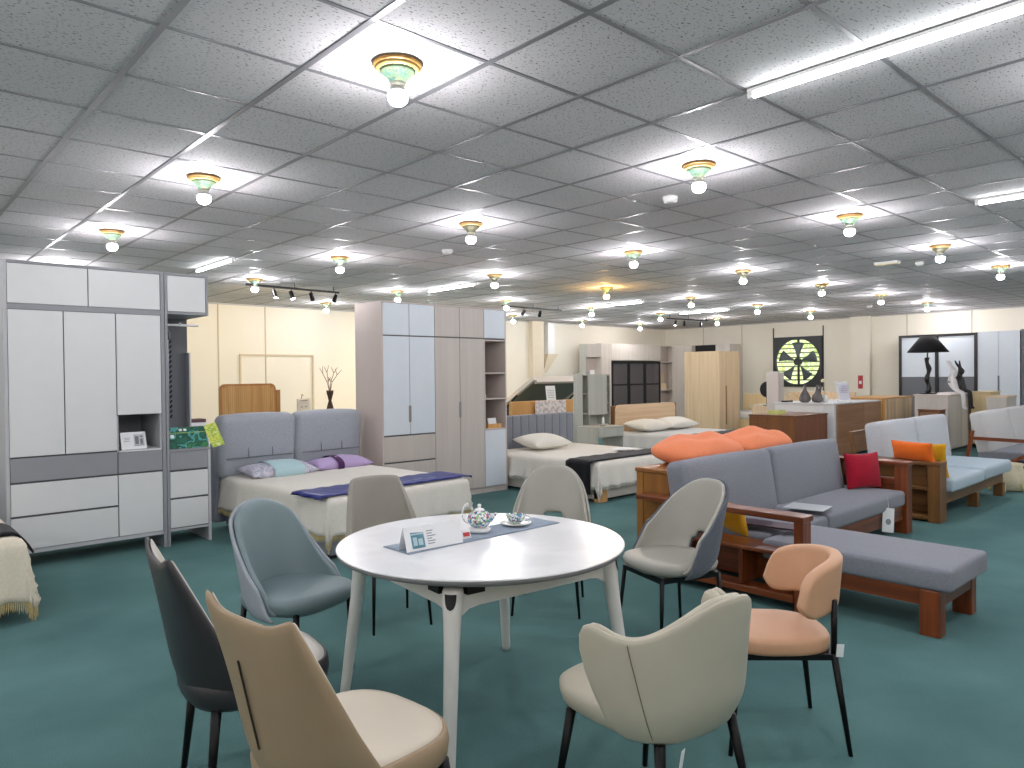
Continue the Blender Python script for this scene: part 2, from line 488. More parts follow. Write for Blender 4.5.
# ------------------------------------------------------------------ camera
f, pitch, roll, yaw = 721.3, -1.2328e-2, -1.0258e-2, -0.73941
def ray(u, v):
    x3 = (u-512)/f; z3 = -(v-384)/f; y2 = 1.0
    x = x3*math.cos(roll)-z3*math.sin(roll); z2 = x3*math.sin(roll)+z3*math.cos(roll)
    y = y2*math.cos(pitch)-z2*math.sin(pitch); z = y2*math.sin(pitch)+z2*math.cos(pitch)
    return Vector((x*math.cos(yaw)-y*math.sin(yaw), x*math.sin(yaw)+y*math.cos(yaw), z))
fw = ray(512, 384).normalized(); rt = (ray(513, 384)-ray(512, 384)).normalized(); up = rt.cross(fw)
cd = bpy.data.cameras.new('camera'); cam = bpy.data.objects.new('camera', cd); C.objects.link(cam)
M = Matrix((rt, up, -fw)).transposed().to_4x4(); M.translation = Vector((0, 0, 1.5))
cam.matrix_world = M
cd.sensor_fit = 'HORIZONTAL'; cd.sensor_width = 36; cd.lens = f*36/1024; cd.clip_start = .05; cd.clip_end = 100
sc.camera = cam
def px(X, Y, Z):
    d = Vector((X, Y, Z-1.5)); w = d.dot(fw)
    return (512+f*d.dot(rt)/w, 384-f*d.dot(up)/w, w) if w > .1 else (-999, -999, w)

# ------------------------------------------------------------------ ceiling lamps
M_rim = mat('gilt_rim', (152, 112, 54), .5, .1)
M_band = mat('cream_band', (176, 150, 84), .5)
M_rose = ramp_pattern('verdigris_rose', [(78, 114, 98), (92, 126, 110), (122, 134, 96), (68, 104, 92)], 40, 'noise', .5)
M_rosed = ramp_pattern('bronze_rose', [(52, 52, 30), (70, 64, 32), (44, 50, 32), (78, 72, 44)], 40, 'noise', .5)
M_sock = mat('socket_cream', (214, 210, 196), .4)
def ceiling_lamp(kind):
    t = thing('ceiling_lamp', 'x', 'ceiling light')
    MB().lathe([(.0, -.001), (.116, -.001), (.118, -.010), (.108, -.016), (.0, -.016)], n=36).build('rim', M_rim, t, True)
    MB().lathe([(.0, -.016), (.104, -.016), (.100, -.028), (.086, -.032), (.0, -.032)], n=36).build('band', M_band, t, True)
    MB().lathe([(.0, -.032), (.086, -.032), (.078, -.044), (.056, -.060), (.042, -.076), (.040, -.090), (0, -.090)], n=48, flute=16, fl_amp=.035).build('rose', M_rosed if kind == 'dark' else M_rose, t, True)
    MB().lathe([(.0, -.090), (.036, -.090), (.036, -.104), (.033, -.108), (0, -.108)], n=24).build('socket', M_sock, t, True)
    MB().lathe([(.018, -.108), (.027, -.116), (.043, -.136), (0, -.136)], n=20).build('bulb_neck', M_plastic, t, True)
    MB().lathe([(.043, -.1362), (.048, -.152), (.046, -.172), (.035, -.188), (.017, -.197), (0, -.199)], n=16).build('bulb', M_bulb_w if kind == 'warm' else M_bulb, t, True)
    return t
protos = {k: None for k in ('green', 'dark', 'warm')}
words = ['first', 'second', 'third', 'fourth', 'fifth', 'sixth', 'seventh', 'eighth']
DARK = {(1, 1), (3, 0), (3, 1), (4, 1), (2, 2), (4, 2), (5, 1)}
rowname = ['in the nearest row', 'in the second row back', 'in the third row back', 'in the fourth row back', 'in the farthest row']
for m_ in range(5):
    seen = 0
    for k in range(7):
        X, Y = 1.85+2.43*k, 2.78+2.46*m_
        u, v, w = px(X, Y, H-.15)
        if not (-12 < u < 1036 and v > -20) or (k, m_) in ((0, 3), (0, 4), (1, 4)): continue
        kind = 'warm' if (k, m_) == (3, 2) else ('dark' if (k, m_) in DARK else 'green')
        if protos[kind] is None:
            o = protos[kind] = ceiling_lamp(kind)
        else: o = copy_tree(protos[kind])
        o.location = (X, Y, H-.004); o.scale = (.95, .95, .95)
        ty = {'warm': 'orange bulb under gilt rose', 'dark': 'white bulb under bronze-gold rose', 'green': 'white bulb under green-gold rose'}[kind]
        o['label'] = '%s, %s from the left %s' % (ty, words[seen], rowname[m_])
        o['group'] = 'bulbs in ceiling roses'
        seen += 1
# unseen lamps roughly continuing the lattice, more added to brighten the right wall
def lamp(name, X, Y, Z, power, col=(.985, .955, 1), r=.05):
    l = bpy.data.lights.new(name, 'POINT'); l.energy = power; l.color = col; l.shadow_soft_size = r
    o = bpy.data.objects.new(name, l); o.location = (X, Y, Z); C.objects.link(o)
for X, Y in [(1.85, .32), (4.28, .32), (6.71, .32), (9.14, .32), (11.57, .32), (14, .32), (-.58, 2.78), (-.58, 5.24), (-.58, .32), (-3, 2.78), (-3, 5.24), (-3, .32), (1.85, -2.14), (-.58, -2.14), (4.28, -2.14), (-3, -2.14), (7.9, -2.14), (12, -2.14), (16.4, .32), (16.4, -2.14), (18.2, 2.78), (18.4, 5.6), (14.2, -2.14), (-.58, 7.7), (-3, 9), (-1, 11), (1.85, 10.2)]:
    lamp('unseen_lamp', X, Y, H-.2, 24)
# fluorescent battens
def batten(x, y0, y1, label):
    t = thing('tube_light', label, 'strip light', (x, (y0+y1)/2, H-.004), world=True)
    MB().box(x-.020, x+.020, y0, y1, H-.022, H-.004, .003).build('batten', M_plastic, t)
    MB().bar((x, y0+.03, H-.038), (x, y1-.03, H-.038), .013, n=10).build('tube', M_tube, t, True)
    for ya, yb in ((y0, y0+.03), (y1-.03, y1)):
        MB().box(x-.017, x+.017, ya, yb, H-.054, H-.022, .003).build('end_cap', M_plastic, t)
batten(3.345, .68, 1.88, 'long fluorescent tube, largest, at the top right of the ceiling')
batten(6.92, .62, 1.84, 'fluorescent tube at the right edge of the photo, second nearest')
batten(3.31, 8.46, 9.68, 'small fluorescent tube above the white wardrobe on the left')
batten(7.02, 8.5, 9.72, 'fluorescent tube above the greige and white wardrobe')
batten(11.3, 8.6, 9.88, 'fluorescent tube beside the orange bulb')
batten(14.2, 8.48, 9.76, 'distant fluorescent tube right of the one by the orange bulb')

# ceiling devices
def detector(x, y, r, label):
    o = MB().lathe([(0, 0), (r, 0), (r, -.02), (r*.8, -.045), (r*.5, -.05), (0, -.05)], (x, y, H-.004), 20).build('smoke_detector', M_plastic, None, True)
    tag(o, label, 'smoke detector')
detector(4.87, 3.43, .06, 'white smoke detector left of the second nearest bulb')
detector(4.96, 6.5, .06, 'small white ceiling detector right of the bulb over the greige wardrobe')
detector(10.29, 3.37, .05, 'small white disc detector beside the cream ceiling box')
detector(16.2, 6.3, .06, 'tiny white detector far back on the ceiling, right of the fan')
t = thing('ceiling_box', 'small cream rectangular box light under the ceiling, right of centre', 'emergency light', (9.94, 3.64, H-.004), world=True)
MB().box(9.86, 10.02, 3.50, 3.78, H-.03, H-.004, .004).build('case', M_plastic, t)
MB().box(9.87, 10.01, 3.51, 3.77, H-.042, H-.03, .003).build('diffuser', mat('cream_plastic', (236, 220, 180), .4), t)

# track lights
def track(p, q, heads, label, group='black track lights'):
    p, q = Vector(p), Vector(q); d = (q-p).normalized()
    t = thing('track_light', label, 'track light', p, world=True, group=group)
    MB().bar(p, q, .016, sq=1).build('rail', M_black, t)
    for k in (.06, .5, .94):
        a = p.lerp(q, k); MB().bar(a+Vector((0, 0, .01)), (a.x, a.y, H-.003), .007).build('hanger', M_black, t)
    for k, lit, tilt in heads:
        a = p.lerp(q, k); e = a-Vector((0, 0, .07))
        dv = Vector((tilt[0], tilt[1], -1)).normalized()
        h = MB().bar(a, e, .008).bar(e-dv*.03, e+dv*.09, .028, .034, 14).build('spot_head', M_black, t, False)
        MB().bar(e+dv*.0905, e+dv*.093, .028, .028, 14).build('lens', M_spot if lit else M_gap, h)
track((4.15, 10.15, 2.83), (5.68, 10.27, 2.83), [(.28, 1, (.2, -.2)), (.46, 1, (.2, -.3)), (.68, 0, (.5, .3)), (.96, 0, (-.5, -.3))], 'black track with four spotlights in front of the cream wall, leftmost')
track((9.2, 10.34, 2.83), (10.9, 10.4, 2.83), [(.35, 0, (-.3, .6)), (.62, 0, (.2, .5)), (.02, 1, (.1, .1))], 'black track light above the lift-up bed, middle of the three')
track((14.5, 10.33, 2.83), (16.1, 10.2, 2.83), [(.2, 1, (-.2, .1)), (.4, 0, (.3, .2)), (.8, 0, (.3, .2))], 'black track light over the far corner wardrobes, rightmost')
def spotl(loc, tgt, e, col, ang=80):
    l = bpy.data.lights.new('warm_spot', 'SPOT'); l.energy = e; l.color = col; l.spot_size = math.radians(ang); l.spot_blend = .8; l.shadow_soft_size = .03
    o = bpy.data.objects.new('warm_spot', l); o.location = loc
    o.rotation_euler = (Vector(tgt)-Vector(loc)).to_track_quat('-Z', 'Y').to_euler(); C.objects.link(o)
WARM = (1, .76, .46)
spotl((4.6, 10.2, 2.6), (4.2, 13.6, 1.0), 85, WARM, 110)
spotl((4.95, 10.2, 2.6), (6.2, 13.6, 1.3), 85, WARM, 110)
spotl((9.3, 10.4, 2.6), (9.6, 12.6, 1.0), 260, WARM, 110)
spotl((14.9, 10.3, 2.6), (16.8, 13.2, 1.9), 35, WARM, 80)
w = bpy.data.worlds.new('world'); sc.world = w; w.use_nodes = True
w.node_tree.nodes['Background'].inputs[0].default_value = (.92, .98, .95, 1); w.node_tree.nodes['Background'].inputs[1].default_value = 3.2
sc.view_settings.view_transform = 'Standard'; sc.view_settings.look = 'None'; sc.view_settings.gamma = 1
sc.view_settings.use_curve_mapping = False
sc.view_settings.exposure = EXPOSURE if 'EXPOSURE' in globals() else 0.0
sc.cycles.use_denoising = True
sc.cycles.max_bounces = 8; sc.cycles.diffuse_bounces = 5; sc.cycles.glossy_bounces = 3; sc.cycles.transmission_bounces = 4; sc.cycles.transparent_max_bounces = 8
sc.cycles.sample_clamp_indirect = 6
sc.cycles.use_light_tree = True

# ================================================================== dining set
def sgn(x): return 1 if x >= 0 else -1
def sm(a, b, x):
    t = max(0, min(1, (x-a)/(b-a))); return t*t*(3-2*t)
TABLE_C = (2.10, 2.52)
M_marble = ramp_pattern('sintered_white', [(236, 237, 238), (240, 241, 242), (232, 233, 235)], 3, 'noise', .22)
M_marble.node_tree.nodes['Color Ramp'].color_ramp.interpolation = 'EASE' if 'Color Ramp' in M_marble.node_tree.nodes else 'EASE'
M_tleg = mat('warm_white_lacquer', (222, 221, 216), .4)
M_tedge = mat('grey_table_edge', (120, 122, 124), .5)
t = thing('dining_table', 'round white dining table with marble-look top and off-white splayed legs, in the foreground', 'table', (TABLE_C[0], TABLE_C[1], 0), math.radians(-6))
MB().lathe([(0, .712), (.60, .712), (.636, .724), (.643, .735), (.643, .7425), (0, .7425)], n=96).build('top_edge', M_tedge, t, False)
MB().lathe([(0, .7426), (.644, .7426), (.646, .746), (.643, .750), (0, .750)], n=96).build('tabletop', M_marble, t, False)
m = MB(); m.box(-.44, .44, -.36, -.28, .672, .711); m.box(-.44, .44, .28, .36, .672, .711); m.box(-.36, -.28, -.44, .44, .672, .711); m.box(.28, .36, -.44, .44, .672, .711)
# one welded sub-frame under the top
m.box(-.42, .42, -.02, .02, .70, .724)
m.build('slide_frame', M_leg, t)
hw = .400
for sx, sy in ((-1, -1), (1, -1), (1, 1), (-1, 1)):
    m = MB()
    top = Vector((sx*hw, sy*hw, .69)); ft = Vector((sx*.47, sy*.47, 0))
    rings = []; n = 20
    for k, (z, r) in enumerate([(0, .020), (.02, .023), (.25, .0265), (.48, .030), (.58, .034), (.63, .039), (.685, .041), (.70, .036)]):
        c = top.lerp(ft, 1-z/.69) if z <= .69 else top+Vector((-sx*.004, -sy*.004, z-.69))
        rings.append([m.bm.verts.new((c.x+r*math.cos(2*PI*i/n), c.y+r*math.sin(2*PI*i/n), z)) for i in range(n)])
    for a, b in zip(rings[:-1], rings[1:]):
        for i in range(n): m.bm.faces.new((a[i], a[(i+1) % n], b[(i+1) % n], b[i]))
    m.bm.faces.new(rings[0][::-1]); m.bm.faces.new(rings[-1])
    lg = m.build('leg', M_tleg, t, True)
    ang = math.atan2(sy, sx)
    # black inset at the outer corner of each leg top
    m = MB(); R = .0405
    def ins_(u, v):
        z = .684-.058*v; wd = .023*math.sqrt(max(0, 1-v**2.6))
        th = ang+(2*u-1)*wd/R; c = top.lerp(ft, 1-z/.69)
        return (c.x+(R+.0018)*math.cos(th), c.y+(R+.0018)*math.sin(th), z)
    m.grid(ins_, 8, 10)
    m.build('leg_inset', M_gap, lg)
for a, b in (((-1, -1), (1, -1)), ((1, -1), (1, 1)), ((1, 1), (-1, 1)), ((-1, 1), (-1, -1))):
    m = MB(); A = Vector((a[0]*hw, a[1]*hw, 0)); Bv = Vector((b[0]*hw, b[1]*hw, 0)); d = (Bv-A).normalized(); nrm = Vector((d.y, -d.x, 0))
    L = (Bv-A).length
    # apron with flared ends where it meets the legs
    prof = [(0, .575), (.040, .592), (.065, .608), (.11, .614), (L-.11, .614), (L-.065, .608), (L-.04, .592), (L, .575), (L, .684), (0, .684)]
    fa = [m.bm.verts.new(A+d*s_+nrm*.012+Vector((0, 0, z))) for s_, z in prof]
    fb = [m.bm.verts.new(A+d*s_-nrm*.012+Vector((0, 0, z))) for s_, z in prof]
    m.bm.faces.new(fa); m.bm.faces.new(fb[::-1])
    for i in range(len(prof)): m.bm.faces.new((fa[i], fb[i], fb[(i+1) % len(prof)], fa[(i+1) % len(prof)]))
    m.build('apron', M_tleg, t, bev=.002)

M_runner = fabric('blue_grey_linen', (142, 156, 172), .06)
m = MB()
def rf(u, v):
    x = 1.705+.915*u; y = 2.525+.195*v+.010*u*0; return (x+.03*v*(1-u)*0, y, .7525+.0012*math.sin(u*40)*math.sin(v*9))
m.grid(rf, 40, 8)
o = m.build('table_runner', M_runner, None, True, solid=(.002, 0)); tag(o, 'narrow blue-grey linen runner laid across the round white table', 'table runner')

# teapot
M_china = mat('glazed_white', (240, 240, 238), .15)
M_paint = ramp_pattern('painted_china', [(240, 240, 236), (90, 130, 180), (200, 214, 222), (70, 110, 160), (130, 176, 130), (190, 96, 96), (220, 228, 230), (80, 140, 170), (170, 196, 150), (236, 236, 232)], 110, 'voronoi', .15)
tp = (2.185, 2.635, .7545)
t = thing('teapot', 'small painted floral teapot on the blue-grey runner', 'teapot', tp)
MB().lathe([(0, .001), (.030, .001), (.045, .004), (.052, .012), (.052, .020), (.040, .026), (0, .026)], n=32).build('stand', M_china, t, True)
MB().lathe([(0, .026), (.030, .026), (.046, .038), (.056, .056), (.057, .070), (.050, .088), (.036, .100), (.024, .105), (0, .105)], n=40).build('body', M_paint, t, True)
MB().lathe([(0, .104), (.026, .105), (.022, .112), (.008, .117), (.006, .121), (.010, .127), (.008, .134), (0, .136)], n=24).build('lid', M_china, t, True)
vd = Vector((-.72, .69, 0))
m = MB(); pts = [vd*(.052+.030*math.sin(a*PI/8))+Vector((0, 0, .045+.045*(1-math.cos(a*PI/8))/1)) for a in range(9)]
for a, b in zip(pts[:-1], pts[1:]): m.bar(a, b, .0045, n=8)
m.build('handle', M_china, t, True)
MB().bar(-vd*.05+Vector((0, 0, .055)), -vd*.082+Vector((0, 0, .092)), .010, .005, 10).build('spout', M_paint, t, True)
# cup and saucer: two things
cp = (2.42, 2.635, .7545)
o = MB().lathe([(0, .001), (.035, .001), (.055, .006), (.078, .014), (.076, .017), (.050, .010), (0, .008)], cp, 40).build('saucer', M_china, None, True)
tag(o, 'white saucer with blue rim under the painted teacup', 'saucer')
t = thing('teacup', 'low painted blue and red teacup standing on its saucer', 'cup', (cp[0], cp[1], cp[2]+.009))
MB().lathe([(0, .001), (.022, .001), (.026, .006), (.042, .022), (.050, .044), (.047, .044), (.038, .024), (.020, .010), (0, .009)], n=40).build('body', M_paint, t, True)
m = MB(); pts = [Vector((.046, 0, .012)), Vector((.064, 0, .014)), Vector((.070, 0, .026)), Vector((.062, 0, .037)), Vector((.048, 0, .038))]
for a, b in zip(pts[:-1], pts[1:]): m.bar(a, b, .0032, n=8)
h = m.build('handle', M_china, t, True); h.rotation_euler = (0, 0, -.7)
# folded info card: two leaning panels, front one printed
def print_lines(mm, x0, x1, z0, dz, n, f3, wmin=.4):
    for k in range(n):
        w = (x1-x0)*random.uniform(wmin, 1); z = z0-k*dz
        vs = [mm.bm.verts.new(f3(x, zz)) for x, zz in ((x0, z), (x0+w, z), (x0+w, z+dz*.38), (x0, z+dz*.38))]
        mm.bm.faces.new(vs)
t = thing('info_card', 'clear tent-fold card holder with a small photo and text, left end of the runner', 'sign', (1.845, 2.575, .7545), -.06)
def tent(side, x, z):   # z along slope
    return (x, side*(.036-.34*z) , z*.94)
m = MB(); 
v = [m.bm.verts.new(tent(-1, x, z)) for x, z in ((-.13, 0), (.16, 0), (.16, .105), (-.13, .105))]; m.bm.faces.new(v)
m.build('front_panel', M_paper, t, solid=(.0015, 0))
m = MB(); v = [m.bm.verts.new(tent(1, x, z)) for x, z in ((-.13, 0), (.16, 0), (.16, .105), (-.13, .105))]; m.bm.faces.new(v)
m.build('rear_panel', M_paper, t, solid=(.0015, 0))
m = MB(); tf = lambda x, z: (x, tent(-1, x, z)[1]-.0016, z*.94)
vs = [m.bm.verts.new(tf(x, z)) for x, z in ((-.10, .01), (-.035, .01), (-.035, .075), (-.10, .08))]; m.bm.faces.new(vs)
ph = m.build('photo', mat('photo_blue', (84, 134, 150), .5, var=.25, vscale=40), t)
m = MB()
for x0_, x1_, z0_, z1_ in ((-.10, -.035, .068, .074), (-.092, -.072, .022, .058), (-.066, -.044, .022, .050)):
    m.bm.faces.new([m.bm.verts.new((q[0], q[1]-.0006, q[2])) for q in (tf(x0_, z0_), tf(x1_, z0_), tf(x1_, z1_), tf(x0_, z1_))])
m.build('photo_detail', mat('photo_pale', (176, 200, 208), .5), ph)
m = MB(); print_lines(m, -.02, .035, .075, .011, 6, tf); m.build('printed_text', M_print, t)
o = MB().obox((2.055, 2.575, .775), (.045, .003, .04), (-.35, 0, -.1)).build('price_card', M_paper, None)
tag(o, 'tiny white and red card leaning left of the teapot', 'card')
q = MB().obox((2.055, 2.5725, .775), (.034, .002, .018), (-.35, 0, -.1)).build('red_mark', mat('red_ink', (200, 60, 60), .5), o)

# ---------------------------------------------------------------- chairs
def smooth_top(lo, hi, a, b):
    return lambda u: lo+(hi-lo)*(1-sm(a, b, abs(u)))
def shell(P, nu, nv, thick, side, name, m, parent, skip=None, sub=1):
    mb = MB(); mb.grid(P, nu, nv, skip)
    o = mb.build(name, m, parent, True, solid=(thick, side), sub=sub)
    return o
def back_fn(W0, W1, D0, D1, z0, hi, topf, yb, recl, pull=.03, pw=1., inset=0):
    def P(u, v):
        u = 2*u-1
        zt = topf(u)
        v2 = v
        z = z0+(zt-z0)*v2; s = (z-z0)/(hi-z0)
        W = W0+(W1-W0)*s; D = D0+(D1-D0)*s
        k = 1-(1-inset*(1))*0
        a = u*PI/2*(1-inset*.02)
        x = W*sgn(math.sin(a))*abs(math.sin(a))**pw
        y = yb-recl*s+D*(1-math.cos(a))
        q = pull*(max(0, 1-v/.22))**2            # tuck the bottom edge under
        x *= 1-q*2; y += q*(.6 if abs(u) < .7 else .2)
        if inset:
            zc = .5*(z0+zt); z = zc+(z-zc)*(1-inset/(zt-z0)*1.0)
        return (x, y, z)
    return P
def legs(t, tops, feet, r0=.016, r1=.009, m=None, frame=None, sq=0):
    for a, b in zip(tops, feet):
        MB().bar(a, b, r0, r1, 14).build('leg', m or M_leg, t, True)
def seat_out(a, b, p=2.6, front=1.0):
    def o(th):
        c, s_ = math.cos(th), math.sin(th)
        x = a*sgn(c)*abs(c)**(2/p); y = b*sgn(s_)*abs(s_)**(2/p)
        return (x*(1+(front-1)*(y/b)), y)
    return o
def place(t, X, Y, deg):
    """local +y is the way the chair faces"""
    t.location = (X, Y, 0); t.rotation_euler = (0, 0, math.radians(deg-90))

L_teal = mat('dusty_teal_leather', (118, 136, 140), .45, var=.03, bump=.05, bscale=300)
L_teal2 = mat('light_grey_piping_fabric', (152, 160, 168), .7, var=.04)
L_taupe = mat('taupe_leather', (148, 144, 134), .5, var=.03, bump=.05, bscale=300)
L_greige = mat('greige_leather', (166, 164, 154), .42, var=.03, bump=.05, bscale=300)
L_dkfab = fabric('slate_outer_fabric', (92, 98, 108), .08)
L_peach = mat('peach_leather', (204, 158, 124), .5, var=.04, bump=.05, bscale=300)
L_beige = mat('stone_beige_leather', (188, 182, 164), .45, var=.03, bump=.05, bscale=300)
L_cream = mat('cream_leather', (214, 204, 186), .45, var=.03)
L_tan = mat('camel_leather', (160, 138, 110), .45, var=.03, bump=.05, bscale=300)
L_black = mat('charcoal_leather', (48, 47, 50), .42, var=.03, bump=.05, bscale=300)
L_offw = mat('off_white_leather', (206, 202, 194), .45)

# 1 dusty teal wing chair
t = thing('dining_chair', 'dusty teal leather chair with rounded wing back, left of the round table', 'chair')
def tf_(u):
    q = abs(math.sin(u*PI/2)); return .885-.19*(1-math.sqrt(max(0, 1-(.97*q)**2)))-.24*sm(.66, 1, abs(u))
shell(back_fn(.270, .235, .36, .07, .36, .885, tf_, -.25, .05), 22, 10, .020, 1, 'backrest_shell', L_teal2, t)
shell(back_fn(.266, .231, .355, .07, .365, .885, tf_, -.245, .05, inset=.016), 22, 10, .028, -1, 'backrest', L_teal, t)
MB().pad(seat_out(.235, .235, 3.0, 1.04), [(.80, .365), (.98, .375), (1.06, .40), (1.07, .43), (1.03, .452), (.90, .462), (.5, .466), (.1, .466)]).build('seat', L_teal, t, True)
legs(t, [(-.19, .18, .40), (.19, .18, .40), (-.18, -.18, .385), (.18, -.18, .385)], [(-.20, .19, 0), (.20, .19, 0), (-.20, -.22, 0), (.20, -.22, 0)])
place(t, 1.635, 3.42, -70); t.scale = (.98, .98, .985)

# 2 taupe, plain trapezoid back, behind the table
t = thing('dining_chair', 'taupe leather chair with flat tapered back, behind the table before the bed foot', 'chair')
tf_ = lambda u: .86-.36*sm(.80, 1.0, abs(u))-.02*u*u
shell(back_fn(.25, .165, .20, .03, .38, .86, tf_, -.24, .07, pull=.02), 22, 10, .040, 0, 'backrest', L_taupe, t)
MB().pad(seat_out(.235, .23, 3.0, 1.04), [(.80, .375), (.95, .385), (1.0, .405), (1.01, .43), (.97, .452), (.85, .462), (.5, .466), (.1, .466)]).build('seat', L_taupe, t, True)
legs(t, [(-.16, .15, .39), (.16, .15, .39), (-.16, -.16, .39), (.16, -.16, .39)], [(-.18, .19, 0), (.18, .19, 0), (-.17, -.18, 0), (.17, -.18, 0)], .013, .008)
place(t, 2.42, 3.77, -103)

# 3 and 4: shell chairs with an opening low in the back
def shell_chair(label, outer, W1, D0, D1):
    t = thing('dining_chair', label, 'chair')
    tf_ = lambda u: .88-.26*(1-math.sqrt(max(0, 1-(.97*abs(math.sin(u*PI/2)))**3.2)))-.10*sm(.75, 1, abs(u))
    N, V = 24, 12
    hole = lambda i, j: (9 <= i <= 14 and 1 <= j <= 2) or (10 <= i <= 13 and j == 3)
    fn = back_fn(.275, W1, D0, D1, .395, .88, tf_, -.24, .09, pull=.05)
    shell(fn, N, V, .016, 1, 'backrest_shell', outer, t, hole)
    shell(back_fn(.272, W1-.003, D0-.003, D1, .40, .88, tf_, -.238, .09, pull=.05, inset=.012), N, V, .022, -1, 'backrest', L_greige, t, hole)
    MB().pad(seat_out(.24, .25, 2.6, 1.06), [(.55, .385), (.85, .392), (.98, .41), (1.01, .435), (.97, .456), (.86, .466), (.5, .46), (.1, .455)]).build('seat', L_greige, t, True)
    m = MB(); z = .375
    for a, b in (((-.18, .19), (.18, .19)), ((.18, .19), (.18, -.19)), ((.18, -.19), (-.18, -.19)), ((-.18, -.19), (-.18, .19))):
        m.bar((a[0], a[1], z), (b[0], b[1], z), .012, sq=1)
    m.build('under_frame', M_leg, t)
    legs(t, [(-.18, .19, .385), (.18, .19, .385), (-.18, -.19, .385), (.18, -.19, .385)], [(-.21, .22, 0), (.21, .22, 0), (-.2, -.22, 0), (.2, -.22, 0)], .013, .008)
    return t
t = shell_chair('greige leather chair with arched back opening, behind the table right of the teacup', L_greige, .198, .22, .04)
place(t, 3.31, 3.29, -142)
t = shell_chair('light grey leather chair with slate outer shell, beside the sofa arm', L_dkfab, .235, .34, .17)
place(t, 3.44, 2.44, 162)

# 5 peach chair with curved pad on a black frame
t = thing('dining_chair', 'peach leather chair with curved floating back pad on a black metal frame', 'chair')
def P(u, v):
    u = 2*u-1; a = u*1.25
    hh = .076*(1-abs(u)**9)**.5+.028
    zc = .66-.045*u*u
    return (.222*math.sin(a)/math.sin(1.25)*.97, -.25+.30*(1-math.cos(a))-.02*(v-.5), zc+hh*(2*v-1))
shell(P, 26, 8, .052, 0, 'backrest', L_peach, t)
MB().pad(seat_out(.205, .215, 2.8, 1.05), [(.97, .388), (1.0, .392), (1.01, .405), (1.01, .432), (.98, .446), (.86, .450), (.5, .450), (.1, .450)]).build('seat', L_peach, t, True)
m = MB()
for a, b in (((-.175, .18), (.175, .18)), ((.175, .18), (.175, -.185)), ((.175, -.185), (-.175, -.185)), ((-.175, -.185), (-.175, .18))):
    m.bar((a[0], a[1], .378), (b[0], b[1], .378), .011, sq=1)
m.build('under_frame', M_leg, t)
for sx in (-1, 1):
    MB().bar((sx*.175, -.19, .37), (sx*.165, -.195, .60), .0125, .0125, 12).build('back_post', M_leg, t, True)
legs(t, [(-.175, .18, .39), (.175, .18, .39), (-.175, -.19, .39), (.175, -.19, .39)], [(-.205, .225, 0), (.205, .225, 0), (-.205, -.24, 0), (.205, -.24, 0)], .015, .009)
o = MB().obox((-.196, -.205, .41), (.002, .030, .05), (.1, 0, .15)).build('price_tag', M_paper, t)
place(t, 2.82, 1.50, 136)

# 6 stone beige tub chair seen from behind
t = thing('tub_chair', 'stone beige leather tub chair with scalloped arms, seen from behind', 'chair')
def top6(u):
    a = abs(u)
    return .835-.125*sm(.06, .62, a)+.03*math.exp(-((a-.83)/.11)**2)-.20*sm(.90, 1.0, a)
def P6(ins):
    def P(u, v):
        u = 2*u-1
        z = .385+(top6(u)-.385-ins)*v; s = (z-.385)/.42
        W = .248+.062*min(1, s*1.4); D = .17+.20*min(1, s*1.35)
        a = u*PI/2*1.02
        tuck = max(0, 1-v/.35)**2
        return ((W*math.sin(a))*(1-.16*tuck), -.27-.05*s+D*(1-math.cos(a))+.05*tuck*math.cos(a), z)
    return P
shell(P6(0), 30, 10, .018, 1, 'backrest_shell', L_beige, t)
shell(P6(.004), 30, 10, .035, -1, 'backrest', L_beige, t)
for sx in (-1, 1):  # stitched seam either side of the back panel
    m = MB(); u0 = .5+sx*.30; f6 = P6(0)
    prev = None
    for k in range(1, 20):
        p = Vector(f6(u0, k/20)); n_ = Vector((p.x, p.y+.02, 0)).normalized(); p = p+n_*.0192
        if prev: m.bar(prev, p, .0016, n=5)
        prev = p
    m.build('seam', mat('seam_brown', (120, 108, 92), .7), t)
MB().pad(lambda th: (seat_out(.235, .260, 3.2, 1.06)(th)[0], seat_out(.235, .260, 3.2, 1.06)(th)[1]+.02), [(.78, .368), (.90, .372), (.99, .388), (1.03, .42), (1.03, .448), (.95, .464), (.5, .47), (.1, .47)]).build('seat', L_beige, t, True)
legs(t, [(-.19, .19, .36), (.19, .19, .36), (-.17, -.19, .38), (.17, -.19, .38)], [(-.225, .245, 0), (.225, .245, 0), (-.22, -.25, 0), (.22, -.25, 0)], .018, .010)
o = MB().obox((-.135, -.245, .345), (.048, .002, .062), (.12, .25, .5)).build('price_tag', M_paper, t)
place(t, 1.965, 1.475, 84)

